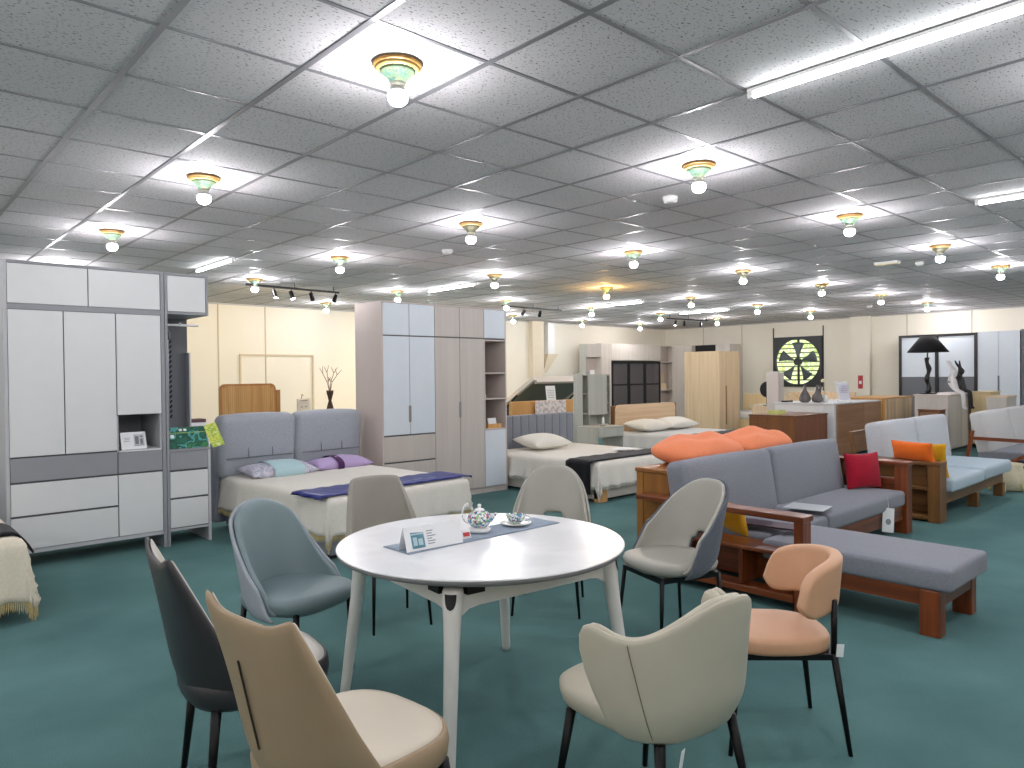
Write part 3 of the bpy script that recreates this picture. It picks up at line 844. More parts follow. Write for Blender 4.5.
# 7 and 8: wing-cornered chairs, two-tone
def wing_chair(label, outer, inner):
    t = thing('dining_chair', label, 'chair')
    def top7(u):
        a = abs(u); return .890+.03*sm(.30, .85, a)-.36*sm(.93, 1.0, a)
    def P7(off, ins):
        def P(u, v):
            u = 2*u-1
            z = .36+(top7(u)-.36-ins)*v; s = (z-.36)/.5
            W = .240-.028*min(1, s)**1.3; D = .25-.225*min(1, s)**.8
            a = u*PI/2*.98
            tuck = max(0, 1-v/.3)**2
            x = W*math.sin(a)*(1-.14*tuck)
            return (x*(1+off*.0), -.235-.085*s+D*(1-math.cos(a))**1.1+.04*tuck*math.cos(a), z)
        return P
    global WF
    WF = P7(0, 0)
    shell(P7(0, 0), 26, 10, .018, 1, 'backrest_shell', outer, t)
    shell(P7(0, .010), 26, 10, .008, -1, 'backrest', inner, t)
    o_ = seat_out(.245, .25, 3.0, 1.05)
    MB().pad(o_, [(.70, .355), (.92, .365), (1.0, .39), (1.02, .43), (1.0, .462), (.965, .468), (.93, .455), (.5, .44), (.1, .44)]).build('seat_shell', outer, t, True)
    MB().pad(o_, [(.90, .445), (.955, .458), (.95, .470), (.85, .476), (.5, .474), (.1, .472)]).build('seat', inner, t, True)
    return t
t = wing_chair('camel leather chair with cream seat and winged back corners, nearest chair at the bottom left', L_tan, L_cream)
m = MB(); prev = None
for k in range(11):
    p = Vector(WF(.455+.004*k, .76-.045*k)); n_ = Vector((p.x*1.2, p.y+.0, 0)).normalized(); p = p+n_*.0235
    if prev: m.bar(prev, p, .0032, n=5)
    prev = p
m.build('back_slit', mat('slit_dark', (40, 34, 28), .9), t)
legs(t, [(-.19, .19, .37), (.19, .19, .37), (-.17, -.17, .38), (.17, -.17, .38)], [(-.23, .235, 0), (.23, .235, 0), (-.22, -.24, 0), (.22, -.24, 0)], .018, .010)
place(t, 1.055, 1.875, 7)
t = wing_chair('charcoal leather chair with off-white inside and winged back corners, left of the camel chair', L_black, L_offw)
legs(t, [(-.19, .19, .37), (.19, .19, .37), (-.17, -.17, .38), (.17, -.17, .38)], [(-.22, .225, 0), (.22, .225, 0), (-.20, -.21, 0), (.20, -.21, 0)], .018, .011)
place(t, 1.085, 2.64, -7)

# ================================================================== wardrobes on the left
M_cav = mat('carcass_grey', (92, 93, 97), .7)
def front(x0, x1, z0, z1, y, name, m, parent, g=.004, th=.018, bev=.0015):
    """a door or drawer front facing the camera side (-Y)"""
    return B(x0+g, x1-g, y-th, y, z0+g, z1-g, name, m, parent, bev)

# --- white wardrobe with grey frame
t = thing('wardrobe', 'tall white wardrobe with grey frame and grey drawer band, at the left edge', 'wardrobe', (1.46, 7.1, 0), world=True)
y0, y1 = 6.84, 7.42
m = MB(); m.box(.865, .889, y0-.02, y1, .10, 2.447); m.build('side_panel', M_lgrey, t)
B(2.015, 2.045, y0-.02, y1, 0, 2.447, 'side_panel', M_grey, t)
B(.889, 2.015, y0-.018, y1, 2.425, 2.447, 'top_panel', M_grey, t)
B(.889, 2.015, y0-.018, y1, 2.062, 2.105, 'middle_rail', M_grey, t)
B(.889, 2.015, y0-.012, y1, .118, .150, 'base_panel', M_lgrey, t)
B(.889, 2.015, y1-.01, y1, .15, 2.425, 'back_panel', M_grey, t)
B(.889, 1.655, y0+.002, y1-.01, .15, 2.062, 'carcass', M_cav, t)
B(.889, 2.015, y0+.002, y1-.01, 2.105, 2.425, 'upper_carcass', M_cav, t)
B(1.655, 2.015, y0+.002, y1-.01, 1.19, 2.062, 'carcass', M_cav, t)
B(1.655, 2.015, y0+.002, y1-.01, .15, .872, 'carcass', M_cav, t)
B(1.655, 1.668, y0, y1-.01, .872, 1.19, 'niche_side', M_lgrey, t); B(2.0, 2.015, y0, y1-.01, .872, 1.19, 'niche_side', M_lgrey, t)
B(1.668, 2.0, y0-.015, y1-.01, .872, .885, 'niche_shelf', M_white, t)
front(.889, 1.452, 2.105, 2.425, y0, 'upper_door', M_white, t); front(1.452, 2.015, 2.105, 2.425, y0, 'upper_door', M_white, t)
front(.889, 1.27, .888, 2.062, y0, 'door', M_white, t); front(1.27, 1.655, .888, 2.062, y0, 'door', M_white, t)
front(1.655, 2.015, 1.19, 2.062, y0, 'door', M_white, t)
front(.889, 1.655, .688, .882, y0, 'drawer', M_grey, t); front(1.655, 2.015, .688, .872, y0, 'drawer', M_grey, t)
front(.889, 1.655, .42, .68, y0, 'drawer', M_white, t); front(.889, 1.655, .15, .41, y0, 'drawer', M_white, t)
front(1.655, 2.015, .15, .68, y0, 'lower_door', M_white, t)
for x in (.877, 2.03):
    for y in (y0+.0, y1-.06): B(x-.012, x+.012, y, y+.05, 0, .118, 'leg', M_lgrey, t)
# card in the niche
t = thing('info_card', 'white product card with a grey wardrobe picture in the niche of the white wardrobe', 'sign', (1.8, 6.9, .886), .12)
MB().obox((0, 0, .075), (.21, .003, .15), (-.22, 0, 0)).build('card', M_paper, t)
MB().obox((.045, -.0028, .077), (.085, .001, .105), (-.22, 0, 0)).build('picture', mat('grey_photo', (186, 188, 192), .5, var=.1, vscale=20), t)
m = MB()
for dx, dz, w_, h_ in ((-.018, .0, .030, .070), (.020, -.012, .022, .046), (.020, .030, .022, .014), (0, -.044, .075, .004)): m.obox((.045+dx, -.0034-.0+.22*dz, .077+dz), (w_, .001, h_), (-.22, 0, 0))
m.build('picture_detail', mat('photo_grey', (112, 114, 120), .5), t)
m = MB()
for k in range(4): m.obox((-.055, -.0028-.0, .10-k*.014), (.05-.008*(k % 2), .001, .004), (-.22, 0, 0))
m.build('printed_text', M_print, t)

# --- hanging unit beside it
t = thing('open_wardrobe', 'narrow grey open hanging unit with white drawers, right of the white wardrobe', 'wardrobe', (2.25, 7.1, 0), world=True)
B(2.05, 2.072, y0-.02, y1, 0, 2.447, 'side_panel', M_grey, t)
B(2.072, 2.43, y0-.018, y1, 2.425, 2.447, 'top_panel', M_grey, t)
B(2.408, 2.43, y0-.018, y1, 2.078, 2.425, 'upper_side', M_grey, t)
B(2.072, 2.408, y0-.018, y1, 2.078, 2.10, 'upper_base', M_grey, t)
B(2.072, 2.408, y0+.002, y1-.01, 2.10, 2.425, 'upper_carcass', M_cav, t)
front(2.072, 2.408, 2.10, 2.425, y0, 'upper_door', M_white, t)
B(2.072, 2.43, y1-.012, y1, .86, 2.078, 'back_panel', M_dgrey, t)
B(2.415, 2.43, y1-.10, y1-.012, .86, 1.75, 'rear_strip', M_lgrey, t)
B(2.072, 2.43, y0-.018, y1, .842, .86, 'counter', M_grey, t)
B(2.408, 2.43, y0-.018, y1, 0, .842, 'side_panel', M_lgrey, t)
B(2.072, 2.408, y0+.002, y1-.01, .15, .842, 'carcass', M_cav, t)
front(2.072, 2.408, .675, .842, y0, 'drawer', M_grey, t); front(2.072, 2.408, .425, .665, y0, 'drawer', M_white, t); front(2.072, 2.408, .155, .415, y0, 'drawer', M_white, t)
B(2.072, 2.408, y0-.012, y1, .13, .15, 'base_panel', M_lgrey, t)
MB().bar((2.19, y0+.0, 2.0), (2.19, y1-.02, 2.0), .012).build('hanging_rail', mat('chrome', (210, 212, 214), .2, .9), t, True)
MB().bar((2.072, y0+.05, 1.985), (2.36, y0+.05, 1.985), .010).build('pull_out_rail', mat('white_rail', (220, 222, 224), .3), t, True)
# roll hanging inside
t = thing('hanging_roll', 'narrow light grey fabric roll with black cap and scalloped black edge inside the open wardrobe', 'fabric roll', (2.15, 7.05, .9), world=True)
MB().bar((2.12, 7.1, 1.02), (2.12, 7.1, 1.86), .034, .040, 16).build('roll', M_lgrey, t, True)
MB().lathe([(0, 1.86), (.052, 1.86), (.056, 1.88), (.056, 1.93), (.046, 1.945), (0, 1.945)], (2.12, 7.1, 0), 20).build('cap', M_black, t, True)
m = MB()
for k in range(16): m.obox((2.165, 7.06, 1.84-k*.046), (.016, .012, .034), (0, .5, 0), .004)
m.build('scalloped_edge', M_black, t)
# leaflets
M_leaf = ramp_pattern('green_leaflet', [(28, 84, 66), (36, 98, 78), (24, 78, 60), (76, 150, 146), (30, 88, 66), (60, 124, 74)], 9, 'noise', .35)
M_leaf2 = ramp_pattern('lime_leaflet', [(190, 206, 70), (206, 216, 104), (160, 190, 70), (216, 220, 150)], 20, 'noise', .35)
t = thing('leaflet_stand', 'acrylic stand with dark green leaflets on the counter of the open wardrobe', 'leaflet stand', (2.225, 6.90, .861), .0)
MB().obox((.02, -.02, .097), (.36, .003, .225), (-.55, 0, 0)).build('holder', M_acryl, t)
MB().box(-.15, .19, -.07, .06, 0, .004).build('base', M_acryl, t)
lf = MB().obox((.02, -.027, .100), (.34, .004, .215), (-.55, 0, 0)).build('leaflet', M_leaf, t)
m = MB()
for i, x in enumerate((-.03, .01)): m.obox((x, .0105, .168), (.026, .002, .022), (-.55, 0, 0))
m.obox((-.11, -.0215, .115), (.03, .002, .036), (-.55, 0, 0))
m.build('white_marks', M_paper, lf)
m = MB(); m.obox((.02, -.0045, .143), (.32, .002, .004), (-.55, 0, 0)); m.build('yellow_line', M_leaf2, lf)
t2 = thing('leaflet', 'lime green folded leaflet hanging off the right of the dark green one', 'leaflet', (2.44, 6.865, .865), 0)
MB().obox((.04, 0, .105), (.115, .003, .235), (-.5, -.22, 0)).build('sheet', M_leaf2, t2)
m = MB()
for k in range(5): m.obox((.06-k*.006, -.040+.012*k+.012, .05+.022*k), (.06, .002, .004), (-.5, .22, 0))
m.build('printed_text', mat('leaf_ink', (90, 130, 60), .6), t2)

# --- greige and white wardrobe
t = thing('wardrobe', 'large greige and white wardrobe with open end shelves, behind the bed with the navy runner', 'wardrobe', (5.36, 7.3, 0), world=True)
ya, yb = 7.04, 7.60; XA, XB = 4.412, 6.305
cols = [4.43, 4.79, 5.155, 5.535, 5.93, 6.29]
B(XA, XA+.018, ya-.02, yb, .0, 2.36, 'side_panel', M_greige_side, t)
B(XB-.018, XB, ya-.02, yb, .0, 2.36, 'side_panel', M_greige_side, t)
B(XA+.018, XB-.018, ya-.018, yb, 2.345, 2.36, 'top_panel', M_greige_side, t)
B(XA+.018, XB-.018, ya, yb, 0, .075, 'plinth', M_greige, t)
B(XA+.018, 5.93, ya+.002, yb-.01, .075, 2.345, 'carcass', M_cav, t)
B(5.93, XB-.018, ya+.002, yb-.01, 1.955, 2.345, 'carcass', M_cav, t)
B(5.93, XB-.018, ya+.002, yb-.01, .075, .80, 'carcass', M_cav, t)
for i in range(5):
    front(cols[i], cols[i+1], 1.972, 2.345, ya, 'upper_door', M_white2 if i in (0, 1, 4) else M_greige, t)
def pull(x, z0, z1, parent, w=.018, y=ya):
    m = MB(); n = 10
    pts = [(x+w*math.cos(a), z1-w+w*math.sin(a)) for a in [PI*k/n for k in range(n+1)]] + [(x-w*math.cos(a), z0+w-w*math.sin(a)) for a in [PI*k/n for k in range(n+1)]]
    m.sheet(pts, 'y', (y-.0205, y-.018)); return m.build('recessed_handle', mat('handle_grey', (138, 134, 130), .4, .3), parent)
for a, b, px_ in ((0, 1, 4.79), (1, 2, 4.79)):
    d = front(cols[a], cols[b], .82, 1.965, ya, 'door', M_white2, t)
pull(4.79, .96, 1.16, d)
for a, b in ((2, 3), (3, 4)):
    d = front(cols[a], cols[b], .075, 1.965, ya, 'door', M_greige, t)
pull(5.535, .98, 1.18, d, .016)
front(cols[0], cols[2], .51, .81, ya, 'drawer', M_greige, t); front(cols[0], cols[2], .08, .50, ya, 'drawer', M_greige, t)
B(5.93, 5.945, ya-.016, yb-.01, .80, 1.955, 'shelf_side', M_greige, t)
B(5.945, XB-.018, yb-.02, yb-.01, .80, 1.955, 'shelf_back', M_greige_side, t)
for z in (.80, 1.19, 1.52, 1.94): B(5.945, XB-.018, ya-.01, yb-.02, z, z+.016, 'shelf', M_greige_side, t)
front(5.93, 6.29, .075, .80, ya, 'lower_door', M_white2, t)
t = thing('wooden_box', 'small oak tray with a white card on the lowest open shelf of the greige wardrobe', 'box', (6.13, 7.1, .817), world=True)
m = MB(); m.box(6.02, 6.25, 7.06, 7.16, .817, .822); m.box(6.02, 6.25, 7.06, 7.066, .822, .872); m.box(6.02, 6.25, 7.154, 7.16, .822, .872); m.box(6.02, 6.026, 7.066, 7.154, .822, .872); m.box(6.244, 6.25, 7.066, 7.154, .822, .872)
m.build('tray', M_oak, t); MB().obox((6.13, 7.11, .885), (.14, .003, .12), (-.2, 0, 0)).build('card', M_paper, t)
t = thing('bottle', 'tiny white bottle on the middle open shelf of the greige wardrobe', 'ornament', (6.05, 7.15, 1.207), world=True)
MB().lathe([(0, 1.2065), (.012, 1.2065), (.014, 1.23), (.007, 1.245), (.007, 1.26), (0, 1.262)], (6.05, 7.15, 0), 12).build('glass_body', M_plastic, t, True)
MB().lathe([(0, 1.262), (.008, 1.262), (.008, 1.275), (0, 1.275)], (6.05, 7.15, 0), 12).build('stopper', M_black, t, True)

# ================================================================== beds
def drape(name, W, L, top, drop, m, parent, folds=34, amp=.020, x0=0, x1=None, sides=(1, 1, 1), hem=.008, seed=1, corner=1.25, lift=.0):
    """cloth over a block W x L with its top at `top`; hangs on -x, +x (sides 0,1) and at -y (side 2). Local: bed from y=-L..0, x=-W/2..W/2"""
    rnd = random.Random(seed); ph = [rnd.uniform(0, 6.28) for _ in range(8)]
    r = .035
    nx = 16; ny = 18; nd = 10
    def axis(a, b, n, lo, hi):
        v = []
        if lo: v += [a-drop*(1-k/nd) for k in range(nd)]
        v += [a+(b-a)*k/n for k in range(n+1)]
        if hi: v += [b+drop*(k+1)/nd for k in range(nd)]
        return v
    # dense along the rim so that the folds resolve
    X = axis(-W/2, W/2, 44, sides[0], sides[1]); Y = axis(-L, 0, 50, sides[2], 0)
    m_ = MB(); V = []
    hems = []
    for x in X:
        row = []
        for y in Y:
            qx = max(-W/2, min(W/2, x)); qy = max(-L, min(0, y))
            ox, oy = x-qx, y-qy; d = math.hypot(ox, oy)
            if d < 1e-6:
                z = top + lift*math.sin(x*6+ph[0])*math.sin(y*5+ph[1])
                edge = min(W/2-abs(x) if (sides[0] and x < 0) or (sides[1] and x > 0) else 9, y+L if sides[2] else 9)
                if edge < r: z = top-(r-edge)**2/(2*r)
                p = Vector((x, y, z))
            else:
                if abs(ox) > 1e-6 and abs(oy) > 1e-6:
                    mx = max(abs(ox), abs(oy)); dn = Vector((ox, oy, 0)).normalized()
                    dd = mx*(1+(corner-1)*min(abs(ox), abs(oy))/mx)
                else: dn = Vector((ox, oy, 0)).normalized(); dd = d
                s_ = (qx*dn.y - qy*dn.x)
                th = math.atan2(dn.y, dn.x)
                wv = math.sin(s_*folds+ph[2])*.6+math.sin(s_*folds*1.7+ph[3]+th*5)*.4+ .5*math.sin(th*9)*(1 if abs(ox*oy) > 1e-9 else 0)
                k = min(1, dd/drop)
                out = .012+amp*(1+wv)*k + .02*k
                p = Vector((qx, qy, 0))+dn*out
                p.z = top-.016-dd+.016*(1-min(1, dd/.05)) + .004*math.sin(s_*31+ph[4])*k
            row.append(m_.bm.verts.new(p))
        V.append(row)
    for i in range(len(X)-1):
        for j in range(len(Y)-1):
            m_.bm.faces.new((V[i][j], V[i+1][j], V[i+1][j+1], V[i][j+1]))
    rim = []
    if sides[0]: rim += [V[0][j].co.copy() for j in range(len(Y)-1, -1, -1)]
    if sides[2]: rim += [V[i][0].co.copy() for i in range(1 if sides[0] else 0, len(X))]
    if sides[1]: rim += [V[-1][j].co.copy() for j in range(1, len(Y))]
    o = m_.build(name, m, parent, True, solid=(.006, 1), local=True)
    return o, rim
def fringe(rim, m, parent, length=.05, n=4, name='fringe'):
    mb = MB(); rnd = random.Random(3)
    for a, b in zip(rim[:-1], rim[1:]):
        for k in range(n):
            p = a.lerp(b, (k+.2)/n); q = a.lerp(b, (k+.8)/n); c = (p+q)/2; ll = length*rnd.uniform(.8, 1.1)
            mid = Vector((0, 0, -ll*.6)); tip = c+Vector((rnd.uniform(-.004, .004), rnd.uniform(-.004, .004), -ll))
            up_ = Vector((0, 0, .012))
            v = [mb.bm.verts.new(x) for x in (p+up_, q+up_, q.lerp(c, .2)+mid, p.lerp(c, .2)+mid)]
            mb.bm.faces.new(v); w_ = mb.bm.verts.new(tip); mb.bm.faces.new((v[3], v[2], w_))
    return mb.build(name, m, parent, solid=(.003, 0), local=True)
def strip_over(name, W, top, ya_, yb_, drop, m, parent=None, left=1, right=1, thick=.006, wav=.003):
    """a runner lying across the bed and falling over its sides"""
    mb = MB()
    def fn(u, v):
        tot = W+drop*(left+right); s_ = u*tot-drop*left
        y = ya_+(yb_-ya_)*v
        if s_ < 0: return (-W/2-.078-.02*math.sin(v*14)*min(1, -s_/drop)-.012, y+.02*math.sin(v*3)*(-s_), top+.010+s_)
        if s_ > W: return (W/2+.078+.02*math.sin(v*14)*min(1, (s_-W)/drop)+.012, y, top+.010-(s_-W))
        e = min(s_, W-s_); ex = 0 if e > .05 else (.05-e)
        x = -W/2+s_; x += -ex*.9 if s_ < .05 else (ex*.9 if s_ > W-.05 else 0)
        return (x, y, top+.012+wav*math.sin(u*60)*math.sin(v*8))
    mb.grid(fn, 80, 8)
    return mb.build(name, m, parent, True, solid=(thick, 1), local=True)
F_white = fabric('ivory_coverlet', (226, 222, 212), .04, 300)
F_cream = fabric('cream_coverlet', (222, 214, 194), .05, 200)
F_fringe = fabric('golden_fringe', (212, 194, 142), .15, 200)
F_fringe2 = fabric('cream_fringe', (216, 210, 196), .12, 200)
F_ltgrey = fabric('light_grey_linen', (160, 165, 173), .07)
F_bedgrey = fabric('bed_frame_grey', (138, 142, 152), .07)
F_slate = fabric('slate_headboard', (128, 133, 141), .07)

# --- bed with two cushion headboard
BX, BY, BR = 3.46, 7.33, math.radians(4)
t = thing('bed', 'double bed with two plump light grey headboard cushions, navy runner across its foot', 'bed', (BX, BY, 0), BR)
MB().box(-.735, .735, -1.93, .0, .03, .30, .02).build('platform', F_bedgrey, t)
for sx in (-.70, .70):
    for sy in (-1.86, -.12): MB().box(sx-.04, sx+.04, sy-.04, sy+.04, 0, .03).build('leg', M_gap, t)
MB().rbox((0, -1.0, .39), (1.48, 1.90, .20), .05, bulge=(0, 0, .004)).build('mattress', fabric('mattress_white', (220, 218, 212), .04), t, True)
MB().box(-.84, .84, .0, .10, .06, .86, .02).build('headboard', F_bedgrey, t)
for sx in (-1, 1):
    c = MB().rbox((sx*.415, -.02, .815), (.82, .19, .62), .06, 8, 3, 6, bulge=(.015, .03, .02), rot=(.10, 0, 0)).build('headboard_cushion', F_ltgrey, t, True)
    m = MB()
    for z in (.70,): m.bar((sx*.415-.36, -.136-.0, z), (sx*.415+.36, -.136, z), .005, n=5)
    for x in (-.13, .13): m.bar((sx*.415+x, -.142, .70), (sx*.415+x, -.118, 1.08), .005, n=5)
    m.build('stitching', mat('stitch_grey', (118, 122, 130), .9), c)
o, rim = drape('coverlet', 1.52, 1.95, .515, .29, F_white, None, 30, .014, seed=2, corner=1.3)
o.location = (BX, BY-.0, 0); o.rotation_euler = (0, 0, BR)
tag(o, 'cream draped coverlet with golden fringe on the double bed left of the greige wardrobe', 'bedspread')
fringe(rim, F_fringe, o, .055)
F_navy = mat('navy_satin', (34, 44, 122), .35, var=.15, vscale=30)
o = strip_over('bed_runner', 1.48, .517, -1.945, -1.50, .02, F_navy); o.location = (BX, BY, 0); o.rotation_euler = (0, 0, BR)
tag(o, 'navy blue satin runner across the foot of the cream bed', 'bed runner')
rb = MB(); 
for k in range(7): rb.obox((-.45+k*.15, -1.80+.03*(k%2), .5355), (.10, .018, .002), (0, 0, .1))
q = rb.build('silver_pattern', mat('silver_thread', (150, 156, 190), .4), o, local=True)
# folded cushions at the head
def bed_item(o, x, y, z, rz, label, cat, name=None, group=None):
    c, s_ = math.cos(BR), math.sin(BR)
    o.location = (BX+x*c-y*s_, BY+x*s_+y*c, z); o.rotation_euler = (0, 0, BR+rz); tag(o, label, cat, group)
F_aqua = fabric('aqua_cotton', (176, 206, 212), .05); F_pat = ramp_pattern('grey_pink_floral', [(150, 164, 184), (206, 200, 212), (168, 180, 196), (196, 176, 190)], 16, 'noise', .9)
F_lilac = fabric('lilac_cotton', (178, 158, 200), .05); F_plum = fabric('plum_cotton', (74, 40, 84), .05)
t1 = thing('pillow', 'x', 'x'); 
MB().pillow(.74, .34, .15, (0, 0, .06), (.15, 0, 0), crumple=.12, seed=4).build('pillowcase', F_pat, t1, True)
def band(x0, x1, dd=.012, W=.74, D=.34, Hh=.15, m=None, par=None, c=(0, 0, .06), rx=.15):
    mb = MB(); M_ = Matrix.Translation(c) @ Matrix.Rotation(rx, 4, 'X')
    def fn(u, v):
        x = x0+(x1-x0)*u; a = 2*PI*v; y = math.cos(a); zz = math.sin(a)
        uu = x/(W/2); k = max(0, 1-uu*uu)**.42
        return M_ @ Vector((x, y*(D/2+dd)*(1-.05*abs(uu)**3), sgn(zz)*abs(zz)**.8*(Hh/2*k+dd)))
    mb.grid(fn, 8, 28); return mb.build('band', m, par, True, local=True)
band(-.14, .20, m=F_aqua, par=t1)
bed_item(t1, -.33, -.34, .515, .03, 'aqua and floral folded pillow at the head of the cream bed', 'pillow')
t1 = thing('pillow', 'x', 'x')
MB().pillow(.70, .30, .14, (0, 0, .055), (.15, 0, 0), crumple=.12, seed=9).build('pillowcase', F_lilac, t1, True)
band(-.12, -.04, W=.70, D=.30, Hh=.14, m=F_plum, par=t1, c=(0, 0, .055))
bed_item(t1, .40, -.31, .515, .02, 'lilac folded pillow with a plum stripe at the head of the cream bed', 'pillow')

# --- bed at the left edge
t = thing('bed', 'corner of a bed with cream throw at the left edge of the photo', 'bed', (-.10, 6.4, 0), world=True)
B(-.88, .66, 5.40, 7.3, .06, .28, 'platform', F_bedgrey, t, .01)
for x in (-.8, .58):
    for y in (5.46, 7.2): B(x-.03, x+.03, y-.03, y+.03, 0, .06, 'leg', M_gap, t)
MB().rbox((-.11, 6.35, .37), (1.5, 1.86, .22), .05).build('mattress', MATS['mattress_white'], t, True)
B(-.90, .68, 7.30, 7.38, .0, 1.0, 'headboard', F_slate, t, .02)
o, rim = drape('throw', 1.60, 1.4, .515, .36, F_cream, None, 26, .025, seed=5, corner=1.2); o.location = (-.04, 6.76, 0)
tag(o, 'cream throw with golden fringe over the bed at the left edge', 'throw'); fringe(rim, F_fringe, o, .075)
mb = MB()
def bf(u, v):
    x = -.80+1.63*u; y = 5.45+.42*v
    z = .535+.002*math.sin(u*20)
    if x > .70: q = x-.70; z -= .5*q*q/.06; x = .70+q*.95
    return (x, y, z)
mb.grid(bf, 60, 6); o = mb.build('bed_runner', fabric('black_cotton', (26, 26, 30), .1), None, True, solid=(.012, 1)); tag(o, 'black runner on the cream throw at the left edge', 'bed runner')

# --- middle bed with slate headboard
X0, X1, YF, YH = 6.40, 8.04, 5.52, 7.45
MX = (X0+X1)/2
t = thing('bed', 'double bed with slate channelled headboard, white coverlet and black runner', 'bed', (MX, YH, 0), world=True)
F_beige = fabric('beige_base', (196, 190, 178), .05)
B(X0, X1, YF+.02, YH, .03, .27, 'platform', F_beige, t, .01)
for x in (X0+.07, X1-.07):
    for y in (YF+.045, YH-.1): B(x-.07, x+.07, y-.045, y+.045, 0, .20, 'corner_leg', M_oak, t)
MB().rbox((MX, (YF+YH)/2, .36), (X1-X0-.04, YH-YF-.03, .18), .05).build('mattress', MATS['mattress_white'], t, True)
m = MB(); n = 11
hx0, hx1 = 6.33, X1+.02
B(hx0, hx1, YH+.05, YH+.10, 0, .93, 'headboard_frame', F_slate, t)
for k in range(n):
    a = hx0+(hx1-hx0)*k/n; b = hx0+(hx1-hx0)*(k+1)/n
    m.rbox(((a+b)/2, YH+.035, .63), (b-a, .07, .60), .022, 1, 1, 2)
m.build('channelled_pad', F_slate, t, True)
o, rim = drape('coverlet', X1-X0, YH-YF-.02, .465, .27, F_white, None, 24, .03, seed=8, corner=1.5, lift=.004); o.location = (MX, YH-.005, 0)
tag(o, 'white coverlet with cream lace hem on the slate-headboard bed', 'bedspread'); fringe(rim, F_fringe2, o, .03)
o = strip_over('bed_runner', X1-X0, .470, -1.87, -1.48, .38, MATS['black_cotton'], left=1, right=1, thick=.008); o.location = (MX, YH, 0)
tag(o, 'black runner hanging over the side of the white middle bed', 'bed runner')
F_pil = fabric('white_pillow', (224, 222, 212), .04)
o = MB().pillow(.72, .46, .20, (0, 0, 0), (.15, 0, .02), seed=3).build('pillow', F_pil, None, True); o.location = (7.02, 7.08, .585)
tag(o, 'plump white pillow against the slate channelled headboard', 'pillow')
q = MB(); 
for s_ in (-1,):
    q.bar((-.31, -.205, -.07), (.31, -.205+.03, -.07), .006, n=6)
qq = q.build('piping', fabric('olive_piping', (176, 172, 150), .05), o, local=True)
o = MB().box(0, .34, 0, .24, 0, .004).build('brochure', M_paper, None); o.location = (7.45, 5.98, .500); o.rotation_euler = (0, 0, .1)
tag(o, 'white sheet lying on the black runner of the middle bed', 'paper')

# --- far bed with blond headboard
X0, X1, YF, YH = 10.15, 11.85, 6.35, 8.28
MX = (X0+X1)/2
t = thing('bed', 'far bed with blond wood rounded headboard and grey-white bedding', 'bed', (MX, YH, 0), world=True)
B(X0, X1, YF, YH, .05, .25, 'platform', M_ash, t, .01)
m = MB(); r = .09; pts = []
for cx, cz, a0 in ((X1+.05-r, .94-r, 0), (X0-.05+r, .94-r, PI/2)):
    for k in range(7): a = a0+PI/2*k/6; pts.append((cx+r*math.cos(a), cz+r*math.sin(a)))
pts = [(X1+.05, .3)]+pts+[(X0-.05, .3)]
m.sheet(pts, 'y', (YH+.02, YH+.06)); m.build('headboard', M_ashx, t)
for x in (X0-.06, X1+.0): B(x, x+.14, YH+.065, YH+.20, 0, .92, 'headboard_post', M_walnut, t)
for x in (X0+.05, X1-.05):
    for y in (YF+.05, YH-.08): B(x-.03, x+.03, y-.03, y+.03, 0, .05, 'leg', M_walnut, t)
MB().rbox((MX, (YF+YH)/2, .345), (X1-X0-.04, YH-YF-.04, .19), .05).build('mattress', MATS['mattress_white'], t, True)
F_duvet = fabric('pale_grey_duvet', (200, 202, 202), .04)
o, rim = drape('coverlet', X1-X0, YH-YF-.02, .455, .24, F_duvet, None, 22, .02, seed=12, corner=1.2); o.location = (MX, YH-.005, 0)
tag(o, 'pale grey coverlet on the far bed with blond headboard', 'bedspread')
for k, x in enumerate((MX-.42, MX+.42)):
    o = MB().pillow(.84, .50, .21, (0, 0, 0), (.14, 0, 0), seed=20+k, crumple=.05).build('pillow', F_pil, None, True); o.location = (x, YH-.32, .575)
    tag(o, ('left', 'right')[k]+' white pillow against the blond wood headboard', 'pillow', 'white pillows on the far bed')
o = strip_over('bed_runner', X1-X0, .46, -1.7, -1.35, .12, MATS['black_cotton'], left=1, right=1); o.location = (MX, YH, 0)
tag(o, 'black runner on the far bed just behind the orange pillows', 'bed runner')

# --- wooden headboard and shelf behind the cream bed
t = thing('headboard', 'tall oak headboard with rounded top corners against the cream wall at left', 'headboard', (3.73, 9.0, 0), world=True)
m = MB(); r = .07; pts = []
for cx, a0 in ((4.05-r, 0), (3.33+r, PI/2)):
    for k in range(7): a = a0+PI/2*k/6; pts.append((cx+r*math.cos(a), 1.425-r+r*math.sin(a)))
pts = [(4.05, .25)]+pts+[(3.33, .25)]
m.sheet(pts, 'y', (9.0, 9.04)); m.build('frame', wood('honey_oak_edge', (168, 116, 62), (184, 132, 74), 'z', 1, .45), t)
m = MB()
n = 26
for k in range(n):
    a = 3.355+k*(.67/n); m.box(a, a+.67/n-.003, 8.99, 9.0, .30, 1.40 if 1 < k < n-2 else 1.375)
m.build('slatted_panel', M_oak, t)
for x in (3.42, 3.92): B(x, x+.05, 9.041, 9.1, 0, 1.3, 'leg', M_oak, t)
B(4.055, 4.11, 9.0, 9.05, .2, 1.34, 'edge_post', MATS['honey_oak_edge'], t)
t = thing('low_cabinet', 'low cream cabinet mostly hidden behind the light grey headboard cushions', 'cabinet', (4.6, 8.8, 0), world=True)
B(4.2, 5.0, 8.62, 8.98, .05, 1.02, 'body', mat('cream_cabinet', (222, 212, 190), .5), t, .004)
front(4.2, 4.6, .07, 1.0, 8.62, 'door', MATS['cream_cabinet'], t); front(4.6, 5.0, .07, 1.0, 8.62, 'door', MATS['cream_cabinet'], t)
